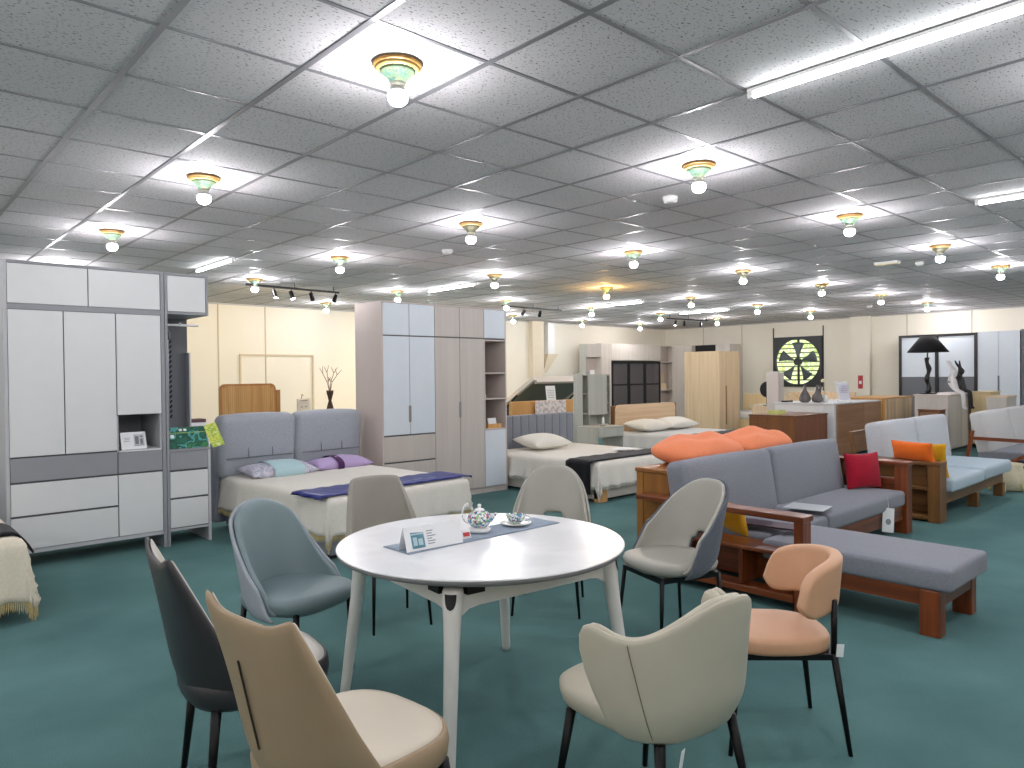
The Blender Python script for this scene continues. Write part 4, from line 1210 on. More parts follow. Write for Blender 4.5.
for x in (4.25, 4.92): B(x, x+.04, 8.66, 8.94, 0, .05, 'leg', M_oak, t)
# hourglass vase with twigs
t = thing('vase', 'dark brown hourglass wicker vase holding dry branches, in front of the cream wall', 'vase', (4.69, 8.75, 1.021))
MB().lathe([(0, 0), (.026, 0), (.028, .01), (.045, .06), (.030, .12), (.018, .16), (.028, .21), (.042, .26), (.046, .30), (.040, .30), (.03, .27), (0, .27)], n=22, flute=11, fl_amp=.05).build('body', mat('dark_wicker', (74, 54, 40), .8, var=.3, vscale=60), t, True)
m = MB(); rnd = random.Random(5)
def twig(p, d, L, r):
    q = p+d*L; m.bar(p, q, r, r*.7, 6)
    return q
for a in (-.5, -.2, .25, .55):
    p = Vector((0, 0, .26)); d = Vector((a*.5, rnd.uniform(-.1, .1), 1)).normalized()
    q = twig(p, d, .16, .006); q2 = twig(q, Vector((a*1.3+.1, 0, 1)).normalized(), .12, .005)
    twig(q2, Vector((a*.2-.5, 0, 1)).normalized(), .09, .004); twig(q2, Vector((a+.5, .1, 1)).normalized(), .10, .004); twig(q, Vector((-a*2.2, 0, .8)).normalized(), .07, .004)
m.build('branches', mat('twig_brown', (120, 84, 60), .8), t)
t = thing('picture_plaque', 'small white plaque with line drawing right of the oak headboard', 'plaque', (4.31, 8.75, 1.021), .05)
B(-.09, .09, -.008, .008, .0, .20, 'panel', mat('ivory_panel', (230, 220, 200), .6), t)
m = MB()
for x in (-.03, .03): m.box(x-.012, x+.012, -.0095, -.008, .09, .10)
m.box(-.05, .05, -.0095, -.008, .17, .178)
m.build('drawing', mat('umber_ink', (150, 110, 90), .7), t)
MB().bar((-.03, 0, .2), (-.02, 0, .26), .006).bar((-.02, 0, .26), (.0, 0, .24), .005).build('top_ornament', mat('pale_bronze', (190, 160, 130), .6), t)
t = thing('storage_box', 'small dark and white box on the back edge behind the lime leaflet', 'box', (2.66, 8.0, 0), world=True)
B(2.55, 2.80, 7.9, 8.1, .0, 1.0, 'pedestal', M_white, t); B(2.60, 2.78, 7.92, 8.08, 1.0, 1.03, 'tray', M_paper, t); B(2.60, 2.78, 7.92, 8.08, 1.03, 1.065, 'lid', mat('maroon_card', (96, 62, 66), .6), t)

# --- lift-up storage bed beyond the slate headboard
t = thing('storage_bed', 'lift-up storage bed frame with tilted base, behind the slate headboard', 'bed', (10.2, 10.9, 0), world=True)
F_pink = fabric('pale_fabric_frame', (214, 206, 196), .05)
B(9.05, 10.75, 9.95, 10.02, .0, 1.0, 'headboard', M_oak, t, .01)
B(9.72, 11.5, 10.03, 11.9, .0, .34, 'base_box', F_pink, t)
M_green = mat('sage_board', (96, 108, 98), .8)
# tilted bed deck: hinge at the near (head) side, free end raised
p0 = Vector((10.6, 10.06, 1.44)); ang = math.radians(-30)
def tilt(x0, x1, s0, s1, h0, h1, name, mm, parent):
    mb = MB().box(x0, x1, s0, s1, h0, h1)
    for v in mb.bm.verts:
        y, z = v.co.y, v.co.z
        v.co.y = p0.y+y*math.cos(ang)-z*math.sin(ang); v.co.z = p0.z+y*math.sin(ang)+z*math.cos(ang)
    return mb.build(name, mm, parent)
d = tilt(9.72, 11.5, 0, 1.9, .0, .03, 'lifted_deck', F_pink, t)
tilt(9.80, 11.42, .09, 1.75, -.02, -.001, 'underside_board', M_green, d)
tilt(9.72, 9.80, 0, 1.9, -.05, -.001, 'deck_rim', F_pink, d); tilt(11.42, 11.5, 0, 1.9, -.05, -.001, 'deck_rim', F_pink, d); tilt(9.80, 11.42, 0, .08, -.09, -.001, 'deck_rim', F_pink, d)
for x in (9.76, 11.46):
    MB().bar((x, 11.5, .34), (x, 10.55, 1.10), .018).build('gas_strut', M_black, t)
o = MB().obox((10.02, 9.87, 1.145), (.26, .004, .28), (-.12, 0, 0)).build('poster', M_paper, None)
tag(o, 'white notice sheet standing on the storage bed headboard', 'sign')
q = MB()
for k in range(6): q.obox((10.02, 9.866+.0045*(k-3)*-1, 1.23-k*.035), (.18, .002, .008), (-.12, 0, 0))
q.build('printed_text', M_print, o)
o = MB().box(9.62, 10.42, 9.84, 9.90, .0, 1.0, .008).build('lattice_board', ramp_pattern('lattice_print', [(228, 222, 222), (190, 180, 184), (232, 228, 226), (206, 198, 200)], 22, 'voronoi'), None)
tag(o, 'white patterned lattice board leaning behind the slate headboard', 'board')

# ================================================================== vanity
t = thing('vanity_desk', 'greyed-ash vanity desk with tall mirror cabinet between the two white beds', 'vanity', (8.75, 7.6, 0), world=True)
vx0, vx1, vy = 8.54, 9.24, 7.86
B(vx0, vx0+.02, 7.72, 7.90, 0, 1.52, 'side_panel', M_sage, t)
B(vx1-.02, vx1, 7.72, 7.90, .68, 1.50, 'side_panel', M_sage, t)
B(vx0+.02, vx1-.02, 7.88, 7.90, .68, 1.50, 'back_panel', M_sage, t)
B(vx0+.02, vx1-.02, 7.72, 7.88, 1.48, 1.50, 'top_panel', M_sage, t)
for z in (.86, 1.18): B(vx0+.02, vx0+.20, 7.74, 7.88, z, z+.015, 'shelf', M_sage, t)
for z in (.86, 1.02, 1.18, 1.33): B(vx1-.14, vx1-.02, 7.74, 7.88, z, z+.015, 'shelf', M_sage, t)
B(vx0+.20, vx0+.215, 7.74, 7.88, .68, 1.48, 'divider', M_sage, t); B(vx1-.155, vx1-.14, 7.74, 7.88, .68, 1.48, 'divider', M_sage, t)
front(vx0+.13, vx1-.10, .84, 1.50, 7.72, 'sliding_door', M_sage, t)
B(8.42, 9.06, 7.29, 7.715, .662, .68, 'desktop', M_sage, t)
B(8.42, 8.44, 7.30, 7.715, 0, .662, 'side_panel', M_sage, t); B(9.04, 9.06, 7.30, 7.715, 0, .662, 'side_panel', M_sage, t)
d = front(8.44, 9.04, .52, .66, 7.31, 'drawer', M_sage, t); B(8.44, 9.04, 7.32, 7.70, .51, .655, 'drawer_box', M_greige_side, t)
o = MB().lathe([(0, 0), (.02, 0), (.022, .03), (.02, .10), (.008, .12), (0, .12)], (8.98, 7.66, .681), 14).build('bottle', M_plastic, None, True)
tag(o, 'small white bottle on the right of the vanity desk', 'bottle')
o = MB().box(-.04, .04, -.02, .02, 0, .008, .003).build('phone', M_black, None); o.location = (8.72, 7.45, .681)
tag(o, 'small dark object lying on the vanity desktop', 'trinket')

# ================================================================== far corner wall unit
t = thing('wall_unit', 'pale wood wall unit with black-framed glass doors, in the far corner', 'wardrobe', (16.9, 13.4, 0), world=True)
fy = 13.22; by = 13.45
B(14.79, 14.82, fy, by, 0, 2.33, 'side_panel', M_sage, t)
B(14.82, 18.95, by-.02, by, 0, 2.33, 'back_panel', M_greige_side, t)
B(14.82, 15.42, fy+.01, by-.02, 1.97, 2.33, 'upper_carcass', M_greige, t); front(14.82, 15.42, 1.97, 2.34, fy, 'upper_door', M_greige, t)
B(14.82, 15.42, fy, by-.02, 1.40, 1.42, 'shelf', M_greige, t)
B(14.82, 15.42, fy+.01, by-.02, 0, 1.40, 'lower_carcass', M_greige, t); front(14.82, 15.42, .1, 1.40, fy, 'lower_door', M_greige, t)
B(15.42, 15.86, fy+.01, by-.02, 0, 2.36, 'tall_carcass', M_pale, t); front(15.42, 15.86, .1, 2.36, fy, 'tall_door', M_pale, t)
B(15.86, 18.2, fy+.01, by-.02, 1.89, 2.36, 'bridge_carcass', M_pale, t)
for k in range(3): front(15.86+k*.78, 15.86+(k+1)*.78, 1.89, 2.36, fy, 'bridge_door', M_pale, t, .002)
B(18.16, 18.2, fy-.018, by-.02, 0, 1.89, 'divider', M_pale, t)
# black lower carcass under the smoked glass doors
B(15.86, 18.16, fy+.02, by-.02, .0, .52, 'lower_carcass', M_gap, t)
M_smoke = glass('smoked_glass', (84, 84, 92), .38, .06)
for k in range(3):
    a = 15.88+k*.76; b = a+.76
    m = MB(); m.box(a, a+.05, fy-.03, fy, .52, 1.87); m.box(b-.05, b, fy-.03, fy, .52, 1.87); m.box(a+.05, b-.05, fy-.03, fy, .52, .60); m.box(a+.05, b-.05, fy-.03, fy, 1.80, 1.87); m.box(a+.05, b-.05, fy-.03, fy, 1.17, 1.21)
    d = m.build('glass_door', M_black, t); B(a+.05, b-.05, fy-.018, fy-.012, .60, 1.80, 'smoked_pane', M_smoke, d)
for z in (0.0, .40, .98, 1.84): B(18.2, 18.93, fy, by-.02, z, z+.02, 'shelf', M_pale, t)
B(18.2, 18.93, fy+.01, by-.02, 2.34, 2.36, 'top_panel', M_pale, t)
B(18.90, 18.95, fy-.018, by-.02, 0, 2.36, 'side_panel', M_pale, t)
o = MB().box(15.06, 15.24, 13.3, 13.32, 1.421, 1.62).build('card', M_paper, None); tag(o, 'small white card on the open shelf of the far corner unit', 'card')
t = thing('candle_stand', 'small cream lantern box on the open shelf of the far unit', 'ornament', (18.4, 13.4, 1.001), world=True)
B(18.27, 18.55, 13.26, 13.38, 1.001, 1.20, 'box', mat('cream_box', (240, 220, 180), .6), t); B(18.32, 18.46, 13.28, 13.36, 1.20, 1.52, 'panel', M_ash, t)

# wardrobes on the right wall near the corner
t = thing('wardrobe', 'far pale wardrobe with a dark open top niche, behind the blond oak wardrobe', 'wardrobe', (19.0, 11.9, 0), world=True)
B(18.72, 19.27, 11.15, 13.15, 0, 2.12, 'body', M_pale, t)
B(18.70, 19.27, 11.15, 11.62, 2.12, 2.34, 'top_box', M_pale, t); B(18.70, 19.27, 12.44, 13.15, 2.12, 2.34, 'top_box', M_pale, t); B(18.9, 19.27, 11.62, 12.44, 2.12, 2.34, 'top_niche', M_gap, t)
for k in range(4):
    d = B(18.70, 18.72, 11.16+k*.5, 11.65+k*.5, .08, 2.11, 'door', M_pale, t); B(18.69, 18.70, 11.2+k*.5, 11.215+k*.5, .9, 1.2, 'handle', M_greige_side, d)
# blond oak wardrobe
t = thing('wardrobe', 'tall blond oak wardrobe with a long brown handle, in front of the far corner', 'wardrobe', (16.4, 10.3, 0), world=True)
ox, oy = 15.95, 9.83
B(ox, ox+.95, oy+.0, oy+1.0, 0, 2.05, 'body', M_ash, t)
for a, b in ((ox, ox+.30), (ox+.30, ox+.95)):
    d = B(a+.003, b-.003, oy-.02, oy, .03, 2.045, 'door', M_ash, t)
B(ox+.29, ox+.33, oy-.035, oy-.02, .2, 1.18, 'handle', wood('handle_oak', (150, 116, 76), (160, 126, 84), 'z'), d)

# ================================================================== right-hand wall
t = thing('sliding_wardrobe', 'white and grey sliding wardrobe with black frame, behind the black lamp', 'wardrobe', (18.9, 5.7, 0), world=True)
wy0, wy1 = 4.94, 6.54
B(18.66, 19.27, wy0, wy1, 0, 2.33, 'body', M_dgrey, t)
m = MB(); m.box(18.60, 18.66, wy0-.02, wy0+.04, 0, 2.35); m.box(18.60, 18.66, wy1-.04, wy1+.02, 0, 2.35); m.box(18.60, 18.66, wy0+.04, wy1-.04, 2.29, 2.35); m.box(18.60, 18.66, wy0+.04, wy1-.04, 0, .06); m.box(18.59, 18.66, 5.70, 5.77, .06, 2.29)
m.build('black_frame', M_black, t)
for a, b in ((wy0+.04, 5.70), (5.77, wy1-.04)):
    d = B(18.62, 18.655, a, b, 1.36, 2.29, 'white_panel', M_white2, t); B(18.62, 18.655, a, b, .06, 1.36, 'grey_panel', M_dgrey, t)
t = thing('wardrobe', 'plain cool white two-door wardrobe right of the black-framed one', 'wardrobe', (18.9, 4.5, 0), world=True)
B(18.64, 19.27, 4.12, 4.915, .04, 2.36, 'body', M_white2, t)
for a, b in ((4.12, 4.515), (4.52, 4.915)): d = B(18.62, 18.64, a, b, .05, 2.355, 'door', M_white2, t)
B(18.612, 18.62, 4.50, 4.53, .9, 1.38, 'handle', M_dgrey, t)
B(18.66, 19.27, 4.14, 4.9, 0, .04, 'plinth', M_gap, t)
t = thing('wardrobe', 'dark grey panelled wardrobe cut by the right edge of the photo', 'wardrobe', (18.9, 3.5, 0), world=True)
B(18.64, 19.27, 2.2, 4.10, 0, 2.38, 'body', M_dgrey, t)
B(18.62, 18.64, 2.2, 4.095, 1.93, 2.37, 'upper_door', M_dgrey, t); B(18.62, 18.64, 2.2, 4.095, .08, 1.9, 'door', M_dgrey, t)

# exhaust fan set in the wall
fcy, fcz = (FY0+FY1)/2, (FZ0+FZ1)/2
t = thing('exhaust_fan', 'large square wall exhaust fan with five blades and green daylight behind', 'fan', (RX1, fcy, fcz), world=True)
M_fan = mat('fan_steel', (58, 60, 62), .5, .4)
m = MB(); n = 48; R = .63; hs = .69
ring = [(fcy+R*math.cos(2*PI*k/n), fcz+R*math.sin(2*PI*k/n)) for k in range(n)]
def sq(a):
    c, s_ = math.cos(a), math.sin(a); k = hs/max(abs(c), abs(s_)); return (fcy+c*k, fcz+s_*k)
for xx in (RX1-.06, RX1+.02):
    vi = [m.bm.verts.new((xx, *ring[k])) for k in range(n)]; vo = [m.bm.verts.new((xx, *sq(2*PI*k/n))) for k in range(n)]
    for k in range(n): m.bm.faces.new((vi[k], vi[(k+1) % n], vo[(k+1) % n], vo[k]))
    if xx < RX1: A_i, A_o = vi, vo
    else:
        for k in range(n):
            m.bm.faces.new((A_i[k], A_i[(k+1) % n], vi[(k+1) % n], vi[k])); m.bm.faces.new((A_o[k], A_o[(k+1) % n], vo[(k+1) % n], vo[k]))
m.build('frame', M_fan, t)
for k in range(5):
    a = 2*PI*k/5+.35
    mb = MB()
    def bl(u, v):
        r = .10+.44*u; th = a+(.30+.34*u)*(v-.5)
        return (RX1-.02+.05*(v-.5), fcy+r*math.cos(th), fcz+r*math.sin(th))
    mb.grid(bl, 6, 4); mb.build('blade', mat('blade_grey', (92, 100, 104), .5, .3), t, True, solid=(.004, 0))
MB().bar((RX1-.06, fcy, fcz), (RX1+.05, fcy, fcz), .10, n=24).build('hub', M_fan, t)
m = MB(); m.box(RX1+.02, RX1+.04, fcy-.03, fcy+.03, FZ0, FZ1); m.build('support_bar', M_fan, t)
for k in range(11):
    z = FZ0+.06+k*.125
    MB().obox((RX1+.12, fcy, z), (.012, 1.36, .035), (0, .5, 0)).build('louvre', mat('louvre_steel', (120, 126, 116), .5, .2), t)
for y in (FY0-.03, FY1+.01):
    B(RX1-.03, RX1-.001, y, y+.02, 1.0, 2.75, 'cord' if False else 'mounting_bar', M_fan, t)
# greenery outside the fan opening; leaf colours paled for overexposed daylight
o = MB().box(RX1+1.2, RX1+1.3, 7.2, 11.8, -.5, 4).build('garden_hedge', ramp_pattern('overexposed_hedge', [(206, 218, 166), (232, 238, 206), (188, 206, 130), (240, 244, 226)], 5, 'noise', .9), None)
tag(o, 'sunlit green foliage outside, seen through the exhaust fan', 'hedge', kind='stuff')

# extinguisher sign
t = thing('wall_notice', 'small red and white notice on the right wall beside the column', 'sign', (RX1, 7.68, 1.2), world=True)
B(RX1-.148, RX1-.1405, 7.62, 7.74, 1.06, 1.40, 'plate', mat('notice_red', (176, 40, 44), .5), t)
B(RX1-.151, RX1-.148, 7.65, 7.71, 1.18, 1.26, 'label', M_paper, t)

# duct on the left wall
t = thing('wall_duct', 'white square duct with flared beige outlet on the left wall beside the column', 'duct', (13.8, 13.7, 2.0), world=True)
B(13.73, 13.98, RY1-.2, RY1-.001, 2.06, H-.04, 'duct', M_plastic, t)
m = MB()
a = [m.bm.verts.new(p) for p in ((13.72, RY1-.21, 2.06), (14.1, RY1-.21, 2.06), (14.1, RY1-.001, 2.06), (13.72, RY1-.001, 2.06))]
b = [m.bm.verts.new(p) for p in ((13.6, RY1-.14, 1.56), (13.72, RY1-.14, 1.56), (13.72, RY1-.001, 1.56), (13.6, RY1-.001, 1.56))]
m.bm.faces.new(a); m.bm.faces.new(b[::-1])
for i in range(4): m.bm.faces.new((a[i], a[(i+1) % 4], b[(i+1) % 4], b[i]))
m.build('outlet', mat('beige_duct', (216, 202, 176), .6), t)

# ================================================================== corner sofa
F_sofa = fabric('blue_grey_upholstery', (132, 135, 144), .07, 380)
F_sofa2 = fabric('pale_grey_upholstery', (192, 196, 202), .05, 380)
F_sofa2b = fabric('icy_blue_upholstery', (176, 194, 206), .05, 380)
RX, RYY, RZ = M_redwood_x, M_redwood_y, M_redwood_z
t = thing('corner_sofa', 'blue-grey upholstered chaise sofa with reddish wood frame and shelf arm, right of the table', 'sofa', (5.8, 2.6, 0), world=True)
ax0, ax1 = 4.31, 4.435
def rbx(x0, x1, y0, y1, z0, z1, name, m, parent, bev=.006): return B(x0, x1, y0, y1, z0, z1, name, m, parent, bev)
# left shelf arm
rbx(ax0-.01, ax1+.01, 2.07, 3.36, .565, .602, 'arm_top', RYY, t)
rbx(ax0+.005, ax1-.005, 2.08, 2.14, 0, .565, 'arm_post', RZ, t)
rbx(ax0+.01, ax1, 3.02, 3.13, 0, .565, 'arm_post', RZ, t)
rbx(ax0, ax1+.12, 2.145, 3.018, .335, .362, 'shelf', RYY, t)
rbx(ax0, ax1+.02, 2.145, 3.018, .055, .100, 'shelf', RYY, t)
rbx(ax1+.10, ax1+.12, 2.145, 3.018, .10, .335, 'shelf_back', RYY, t)
rbx(ax0+.02, ax1+.095, 2.50, 2.53, .101, .334, 'divider', RZ, t)
# back storage box with a top board
rbx(4.450, 7.22, 3.16, 3.48, .748, .780, 'back_top', wood('amber_oak_x', (128, 80, 36), (158, 104, 50), 'x', .8, .35), t)
rbx(4.470, 4.49, 3.20, 3.46, 0.0, .747, 'end_panel', M_amber, t)
rbx(4.458, 4.469, 3.41, 3.47, 0, .747, 'end_stile', M_amber, t, .002); rbx(4.458, 4.469, 3.17, 3.215, 0, .747, 'end_stile', M_amber, t, .002)
rbx(4.491, 7.18, 3.43, 3.45, .06, .747, 'back_panel', RX, t); rbx(4.491, 7.18, 3.17, 3.19, .15, .747, 'back_panel', RX, t)
rbx(7.16, 7.20, 3.20, 3.42, 0, .747, 'end_panel', RZ, t)
# seat frame
rbx(5.15, 7.12, 2.48, 2.51, .13, .262, 'front_rail', RX, t)
rbx(4.60, 7.12, 2.52, 3.16, .19, .262, 'seat_deck', RX, t)
# right arm
rbx(7.12, 7.28, 2.44, 3.15, .625, .660, 'arm_top', RYY, t)
rbx(7.13, 7.27, 2.45, 2.56, 0, .625, 'arm_post', RZ, t); rbx(7.14, 7.265, 3.03, 3.15, 0, .625, 'arm_post', RZ, t)
rbx(7.16, 7.245, 2.565, 3.02, .33, .50, 'arm_panel', RYY, t); rbx(7.16, 7.245, 2.565, 3.02, .13, .25, 'side_rail', RYY, t)
# chaise
rbx(4.475, 5.115, 1.40, 2.38, .165, .262, 'chaise_frame', RYY, t)
rbx(4.455, 4.55, 1.36, 1.47, 0, .262, 'leg', RZ, t); rbx(5.03, 5.12, 1.36, 1.47, 0, .262, 'leg', RZ, t)
rbx(4.551, 5.029, 1.365, 1.398, .165, .262, 'chaise_rail', RX, t)
rbx(5.02, 5.11, 2.28, 2.38, 0, .164, 'leg', RZ, t)
MB().rbox((4.79, 1.865, .328), (.68, 1.13, .130), .026, 6, 9, 2, bulge=(.0, .0, .010)).build('chaise_cushion', F_sofa, t, True)
MB().rbox((5.06, 2.77, .328), (.90, .64, .130), .03, 6, 6, 2, bulge=(0, 0, .012)).build('seat_cushion', F_sofa, t, True)
MB().rbox((6.315, 2.78, .333), (1.59, .66, .140), .035, 9, 6, 2, bulge=(0, .006, .014)).build('seat_cushion', F_sofa, t, True)
rotb = (-.16, 0, 0)
MB().rbox((5.00, 3.03, .60), (1.24, .19, .52), .05, 9, 2, 6, bulge=(.006, .035, .012), rot=rotb).build('back_cushion', F_sofa, t, True)
MB().rbox((6.27, 3.03, .60), (1.26, .19, .52), .05, 9, 2, 6, bulge=(.006, .035, .012), rot=rotb).build('back_cushion', F_sofa, t, True)
for x in (4.82, 6.5): pass
# throw cushions
F_red = fabric('crimson_cotton', (160, 20, 44), .08); F_org = fabric('coral_orange_cotton', (238, 142, 100), .05); F_org2 = fabric('bright_orange_cotton', (226, 106, 30), .06); F_mus = fabric('mustard_cotton', (214, 160, 34), .06)
o = MB().pillow(.40, .34, .14, (0, 0, 0), (1.42, 0, -.42), seed=31, crumple=.05).build('throw_cushion', F_red, None, True); o.location = (6.95, 2.77, .575)
tag(o, 'crimson square cushion leaning on the right arm of the blue-grey sofa', 'cushion')
for k, (x, w_, lab) in enumerate(((5.14, .96, 'coral orange pillow on the sofa back, left and nearer one'), (6.02, .92, 'coral orange pillow on the sofa back, right and farther one'))):
    o = MB().pillow(w_, .44, .25, (0, 0, 0), (.10, 0, .03), n=20, seed=40+k, crumple=.14, pin=.16).build('pillow', F_org, None, True); o.location = (x, 3.36, .868)
    tag(o, lab, 'pillow')
o = MB().pillow(.26, .24, .10, (0, 0, 0), (1.3, 0, 1.2), seed=51, crumple=.05).build('throw_cushion', F_mus, None, True); o.location = (4.62, 2.74, .465)
tag(o, 'mustard cushion corner showing through the shelf arm of the blue-grey sofa', 'cushion')
o = MB().box(-.09, .09, -.22, .22, 0, .012).build('fabric_book', mat('plum_cover', (56, 30, 44), .5), None); o.location = (4.72, 2.52, .4262+.004); o.rotation_euler = (0, 0, .1)
tag(o, 'dark plum swatch book on the seat behind the shelf arm', 'book')
q = MB().box(-.16, .165, -.235, .23, .002, .008); 
o = MB().box(-.13, .13, -.15, .15, 0, .006).build('swatch_sheet', mat('grey_sheet', (196, 200, 204), .4), None); o.location = (5.52, 2.62, .438); o.rotation_euler = (0, -.0, .15)
tag(o, 'pale grey sample sheet lying over the gap between the sofa seats', 'sheet')
o = MB().box(-.055, .055, -.002, .002, 0, .21).build('price_card', M_paper, None); o.location = (6.62, 2.43, .10); o.rotation_euler = (-.12, .14, -.6)
tag(o, 'white price card hanging on the front rail of the blue-grey sofa', 'tag')
q = MB().bar((.0, -.0035, .09), (.0, -.002, .09), .026, n=16).build('round_stamp', M_print, o, local=True)
q = MB().bar((0, 0, .205), (0.0, .02, .30), .0018, n=5).build('string', M_plastic, o, local=True)

# ================================================================== second sofa
t = thing('sofa', 'two-seat icy blue sofa with brown oak box-shelf arm and pale grey back cushions', 'sofa', (9.0, 2.8, 0), world=True)
OX, OY, OZ = M_oakdk_x, M_oakdk_y, M_oakdk_z
rbx(7.82, 8.03, 2.385, 3.30, .562, .600, 'arm_top', OY, t)
rbx(7.83, 8.03, 2.39, 2.50, 0, .562, 'arm_post', OZ, t); rbx(7.83, 8.03, 3.19, 3.29, 0, .562, 'arm_post', OZ, t)
rbx(7.83, 8.03, 2.501, 3.189, .315, .345, 'shelf', OY, t); rbx(7.83, 8.03, 2.501, 3.189, .02, .065, 'shelf', OY, t)
rbx(8.0, 8.03, 2.501, 3.189, .065, .315, 'shelf_back', OY, t); rbx(7.93, 7.96, 2.501, 3.189, .345, .562, 'shelf_back', OY, t)
rbx(8.035, 10.16, 2.42, 2.46, .16, .285, 'front_rail', OX, t); rbx(8.035, 10.16, 2.47, 3.2, .20, .285, 'seat_deck', OX, t)
for x in (9.07, 10.06):
    rbx(x, x+.10, 2.40, 2.50, 0, .16, 'leg', OZ, t)
for x in (8.04, 10.06): rbx(x, x+.10, 3.10, 3.2, 0, .20, 'leg', OZ, t)
for x in (8.05, 9.1, 10.1):
    MB().bar((x, 3.22, .22), (x, 3.34, .84), .022, sq=1).build('back_post', OZ, t)
MB().bar((8.03, 3.34, .82), (10.15, 3.34, .82), .022, sq=1).build('back_rail', OX, t)
MB().rbox((8.57, 2.75, .352), (1.04, .84, .13), .035, 7, 6, 2, bulge=(0, .006, .010)).build('seat_cushion', F_sofa2b, t, True)
MB().rbox((9.64, 2.75, .365), (1.06, .84, .14), .035, 7, 6, 2, bulge=(0, .006, .012)).build('seat_cushion', F_sofa2b, t, True)
for x in (8.62, 9.73):
    MB().rbox((x, 3.10, .665), (1.09, .16, .56), .045, 8, 2, 6, bulge=(.004, .03, .01), rot=(-.12, 0, 0)).build('back_cushion', F_sofa2, t, True)
o = MB().pillow(.46, .20, .15, (0, 0, 0), (1.35, 0, 1.25), seed=61).build('throw_cushion', F_org2, None, True); o.location = (7.90, 2.66, .690)
tag(o, 'bright orange oblong cushion on the oak box arm of the icy blue sofa', 'cushion')
o = MB().pillow(.40, .40, .12, (0, 0, 0), (1.25, 0, 1.57), seed=62).build('throw_cushion', F_mus, None, True); o.location = (8.12, 2.60, .58)
tag(o, 'mustard yellow cushion behind the bright orange one on the icy blue sofa', 'cushion')

# ================================================================== third sofa
t = thing('sofa', 'off-white sofa with thin reddish wooden arm and slanted front leg, at the right edge', 'sofa', (12.2, 2.8, 0), world=True)
MB().bar((10.93, 3.22, .60), (10.93, 2.20, .585), .022, sq=1).build('armrest', RYY, t)
MB().bar((10.93, 2.30, .58), (10.93, 2.82, .27), .020, sq=1).build('brace', RZ, t)
MB().bar((10.93, 2.75, .30), (10.93, 2.28, .0), .022, .016, sq=1).build('leg', RZ, t)
MB().bar((10.93, 3.18, .70), (10.93, 3.30, .0), .022, .018, sq=1).build('leg', RZ, t)
MB().bar((13.4, 2.30, .60), (13.4, 2.30, .0), .022, .016, sq=1).build('leg', RZ, t); MB().bar((13.4, 3.2, .60), (13.4, 3.3, .0), .022, .016, sq=1).build('leg', RZ, t)
MB().bar((13.4, 3.22, .60), (13.4, 2.20, .585), .022, sq=1).build('armrest', RYY, t)
rbx(10.95, 13.38, 2.34, 2.38, .22, .29, 'front_rail', RX, t); rbx(10.95, 13.38, 2.40, 3.16, .25, .30, 'seat_deck', M_gap, t)
for x in (11.67, 12.88):
    MB().rbox((x, 2.74, .365), (1.20, .84, .12), .035, 7, 6, 2, bulge=(0, .006, .012)).build('seat_cushion', F_slate, t, True)
    MB().rbox((x, 3.13, .66), (1.20, .18, .56), .045, 8, 2, 6, bulge=(.004, .035, .01), rot=(-.20, 0, 0)).build('back_cushion', fabric('off_white_upholstery', (200, 200, 200), .05), t, True)
S3 = bpy.data.objects[t.name]; S3.location.y -= .22; S3.location.x += .06
t = thing('floor_basket', 'crumpled cream cloth bag with tassels on the floor beside the icy blue sofa', 'bag', (10.62, 2.50, 0), world=True)
m = MB(); rnd = random.Random(8)
m.pad(lambda th: (10.62+.0, 2.5) if False else (.20*math.cos(th)*(1+.12*math.sin(3*th)), .17*math.sin(th)*(1+.1*math.cos(4*th))), [(.7, .0), (.95, .03), (1.05, .12), (.95, .22), (.75, .30), (.82, .34), (.4, .31), (.1, .29)])
for v in m.bm.verts: v.co += Vector((10.62+.01*math.sin(40*v.co.z+v.co.x*30), 2.46+.012*math.sin(50*v.co.x), 0))
m.build('bag', fabric('cream_cloth', (214, 204, 176), .1), t, True)
for k in range(6):
    a = k*1.05; MB().bar((10.62+.19*math.cos(a), 2.46+.17*math.sin(a), .10), (10.62+.25*math.cos(a), 2.46+.22*math.sin(a), .004), .006, .016, 8).build('tassel', MATS['golden_fringe'], t)
MB().pad(lambda th: (.13*math.cos(th), .10*math.sin(th)), [(.9, 0), (1, .02), (.8, .06), (.2, .07)])
o = MB().box(10.30, 10.42, 2.22, 2.34, .0, .03, .01).build('slipper', M_plastic, None) if False else None

# ================================================================== cabinets in the middle right
def cabinet(label, x0, x1, y0, y1, z1, mx, my, mtop, legs_=True, doors=2, group=None, face='x'):
    t = thing('cabinet', label, 'cabinet', ((x0+x1)/2, (y0+y1)/2, 0), world=True)
    B(x0, x1, y0, y1, .08, z1-.025, 'body', my, t, .003)
    B(x0-.012, x1+.012, y0-.012, y1+.012, z1-.025, z1, 'top_board', mtop, t, .003)
    for x in (x0+.05, x1-.10):
        for y in (y0+.05, y1-.10): B(x, x+.05, y, y+.05, 0, .08, 'leg', M_gap, t)
    L = y1-y0
    for k in range(doors):
        a = y0+L*k/doors; b = y0+L*(k+1)/doors
        d = B(x0-.014, x0, a+.004, b-.004, .09, z1-.03, 'door', mx, t, .002)
    return t
cabinet('dark walnut sideboard corner just behind the blue-grey sofa', 11.13, 12.25, 5.46, 6.28, .80, M_walnut, wood('reddish_walnut', (112, 66, 44), (134, 82, 56), 'z', .7, .4), M_walnut_x, doors=1)
o = MB().box(11.3, 11.55, 5.85, 6.05, .801, .87, .004).build('acrylic_tray', glass('yellow_green_acrylic', (214, 226, 120), .5, .1), None); tag(o, 'small yellow-green clear box on the dark walnut sideboard', 'box')
M_wp = wood('brown_panel', (136, 96, 66), (156, 114, 82), 'x', .7, .45); M_wp2 = wood('brown_panel_light', (152, 112, 80), (170, 128, 94), 'x', .7, .45)
